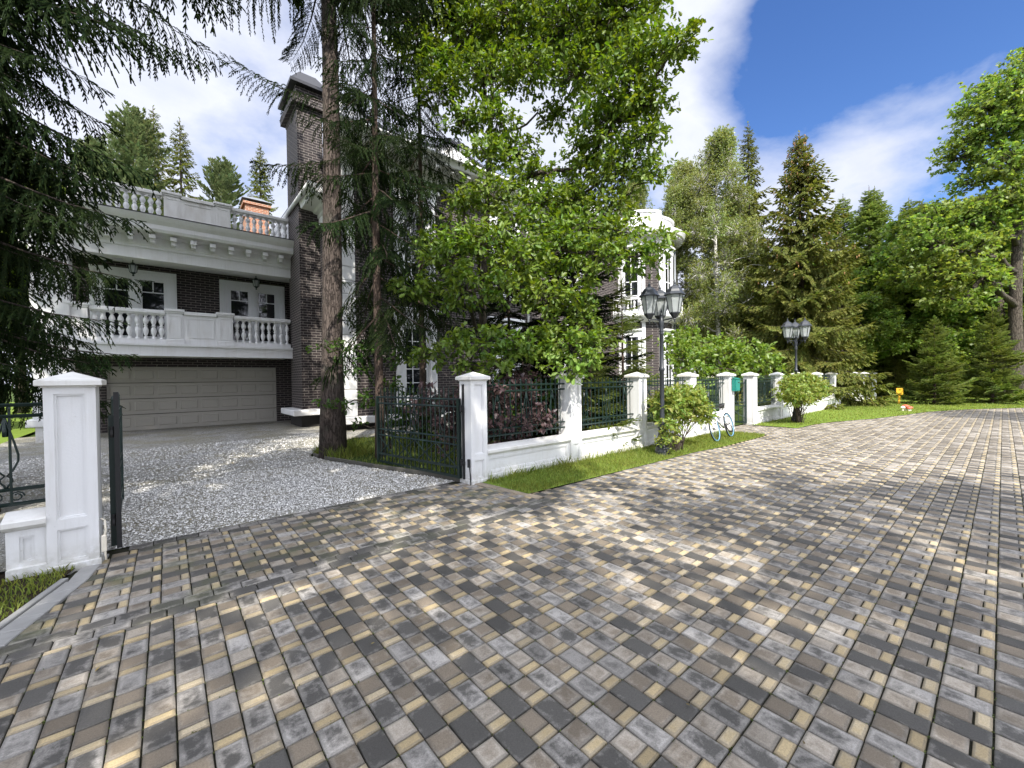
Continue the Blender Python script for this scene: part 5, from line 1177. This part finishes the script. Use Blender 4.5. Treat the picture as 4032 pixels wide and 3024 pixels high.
orr = broadleaf('old_oak', 'tall old oak with a thick grey trunk at the right edge by the road', rb, [(0, 0, -.1), (.05, .05, 1.5), (-.1, .1, 5), (.2, 0, 9), (.1, .1, 13), (0, 0, 17)], .36, L_(rb, OR), 'wood_leaf', 'tuft', .19, 85, 9, seed=71, twig=.4, tw=.02, seg=14)
m = MB(); m.tube([(37.2, .05, -.1), (37.25, .1, 4), (37.1, .3, 9)], [.26, .22, .15], 10); r = empty('dark_trunk_tree'); tag(r, 'dark narrow trunk next to the thick grey trunk at the road', 'tree'); m.build('trunk', M['bark_oak'], r, fix=False)
Pp, Aa, Ss = foliage(r7, [((37.1+q[0], .3+q[1], 9.5+q[2]), k_, None) for q, k_ in spread(r7, 14, (0, 0, 0), (2.5, 2.5, 3), .8, 1.2)], 8, 55, .4, .25, .35); link('crown', leaf_mesh('crown', Pp, Aa, Ss, 'tuft', r7), M['wood_leaf'], r)
for x, y, rz, s_, sz, lb in ((34.2, 5.9, 2.2, .62, .55, 'low leafy tree in the gap past the end of the fence'), (36, 2.2, 3.3, .62, .5, 'low leafy tree between the two small spruces'), (38.5, -1.2, 5.0, .85, .6, 'low leafy tree behind the thick grey trunk'), (41, 3.0, 1.9, 1.0, .62, 'low leafy tree further back behind the marker post')): cp(t1, x, y, rz, s_, lb, sz)
# far wood seen between the trees, reads as one mass
r8 = np.random.default_rng(88); cl = []
for i in range(150):
    a = radians(r8.uniform(-9, 34)); d = r8.uniform(50, 66); h = r8.uniform(.2, 1)**.7*(9.5 if a > radians(3) else 12); cl.append(((d*cos(a), d*sin(a), h), (2.4, 2.4, 1.9), None))
P, A, S = foliage(r8, cl, 8, 26, .8, .55, .35); tag(link('far_woods', leaf_mesh('far_woods', P, A, S, 'tuft', r8), M['wood_leaf']), kind='stuff')
cl = []
for i in range(60):
    a = radians(r8.uniform(-6, 22)); d = r8.uniform(38, 50); cl.append(((d*cos(a), d*sin(a), r8.uniform(.3, 2.2)), (1.6, 1.6, 1.0), None))
P, A, S = foliage(r8, cl, 8, 40, .5, .3, .35); tag(link('undergrowth', leaf_mesh('undergrowth', P, A, S, 'tuft', r8), M['wood_leaf']), kind='stuff')
# trees behind the garage
def at(u, d): p = far(u, 800, d); return (p.x, p.y, 0)
pn = conifer('pine', 'broad pale pine behind the roof balustrade', at(300, 35), 18.6, 4, 4.4, 'pine', 'pine', .22, 7.0, 80, (.45, .15), .55, 'pines behind the garage', 'bark_spruce')
q = at(225, 39); cp(pn, q[0], q[1], 2.0, .95, 'pine seen between the dark hanging boughs and the balustrade'); q = at(490, 34); cp(pn, q[0], q[1], 3.9, .88, 'low bluish pine beside the orange chimney')
q = at(345, 44); cp(nar, q[0], q[1], .4, 1.42, 'tallest spruce tip over the roof balustrade'); q = at(402, 38); cp(nar, q[0], q[1], 1.7, 1.22, 'brownish spruce right of the broad pine'); q = at(572, 42); cp(nar, q[0], q[1], 2.5, 1.32, 'pointed spruce behind the orange chimney'); q = at(180, 46); cp(nar, q[0], q[1], 4.5, 1.2, 'spruce showing faintly through the dark boughs')
for u, d, s, lb in ((-10, 27, .9, 'sunny leafy tree beyond the garden, left of the garage pillar'), (45, 36, 1.1, 'leafy tree behind the left end of the garage'), (130, 42, 1.2, 'leafy tree far behind the garage roof'), (-90, 22, .8, 'leafy tree at the left end of the garden')): q = at(u, d); cp(t1, q[0], q[1], u*.1, s, lb)
# trees on the camera's side of the road: they throw the shade lying on the paving and the drive
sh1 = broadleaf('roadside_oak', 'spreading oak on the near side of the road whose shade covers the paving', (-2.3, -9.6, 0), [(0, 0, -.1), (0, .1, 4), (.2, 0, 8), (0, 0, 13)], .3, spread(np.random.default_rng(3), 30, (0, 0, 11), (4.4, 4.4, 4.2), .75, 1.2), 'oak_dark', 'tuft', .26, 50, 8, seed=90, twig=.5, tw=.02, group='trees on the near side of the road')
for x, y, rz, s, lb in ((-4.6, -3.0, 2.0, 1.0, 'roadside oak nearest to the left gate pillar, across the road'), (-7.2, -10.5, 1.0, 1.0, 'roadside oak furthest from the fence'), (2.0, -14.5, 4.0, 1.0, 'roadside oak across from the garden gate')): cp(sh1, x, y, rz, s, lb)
cp(nar, 3.0, -11.3, 1.0, .82, 'spruce across the road whose pointed shadow reaches the paving'); cp(t1, 17, -11.5, 2.0, 1.1, 'leafy tree across the road by the bend')
sh1.rotation_euler.z = 3.6
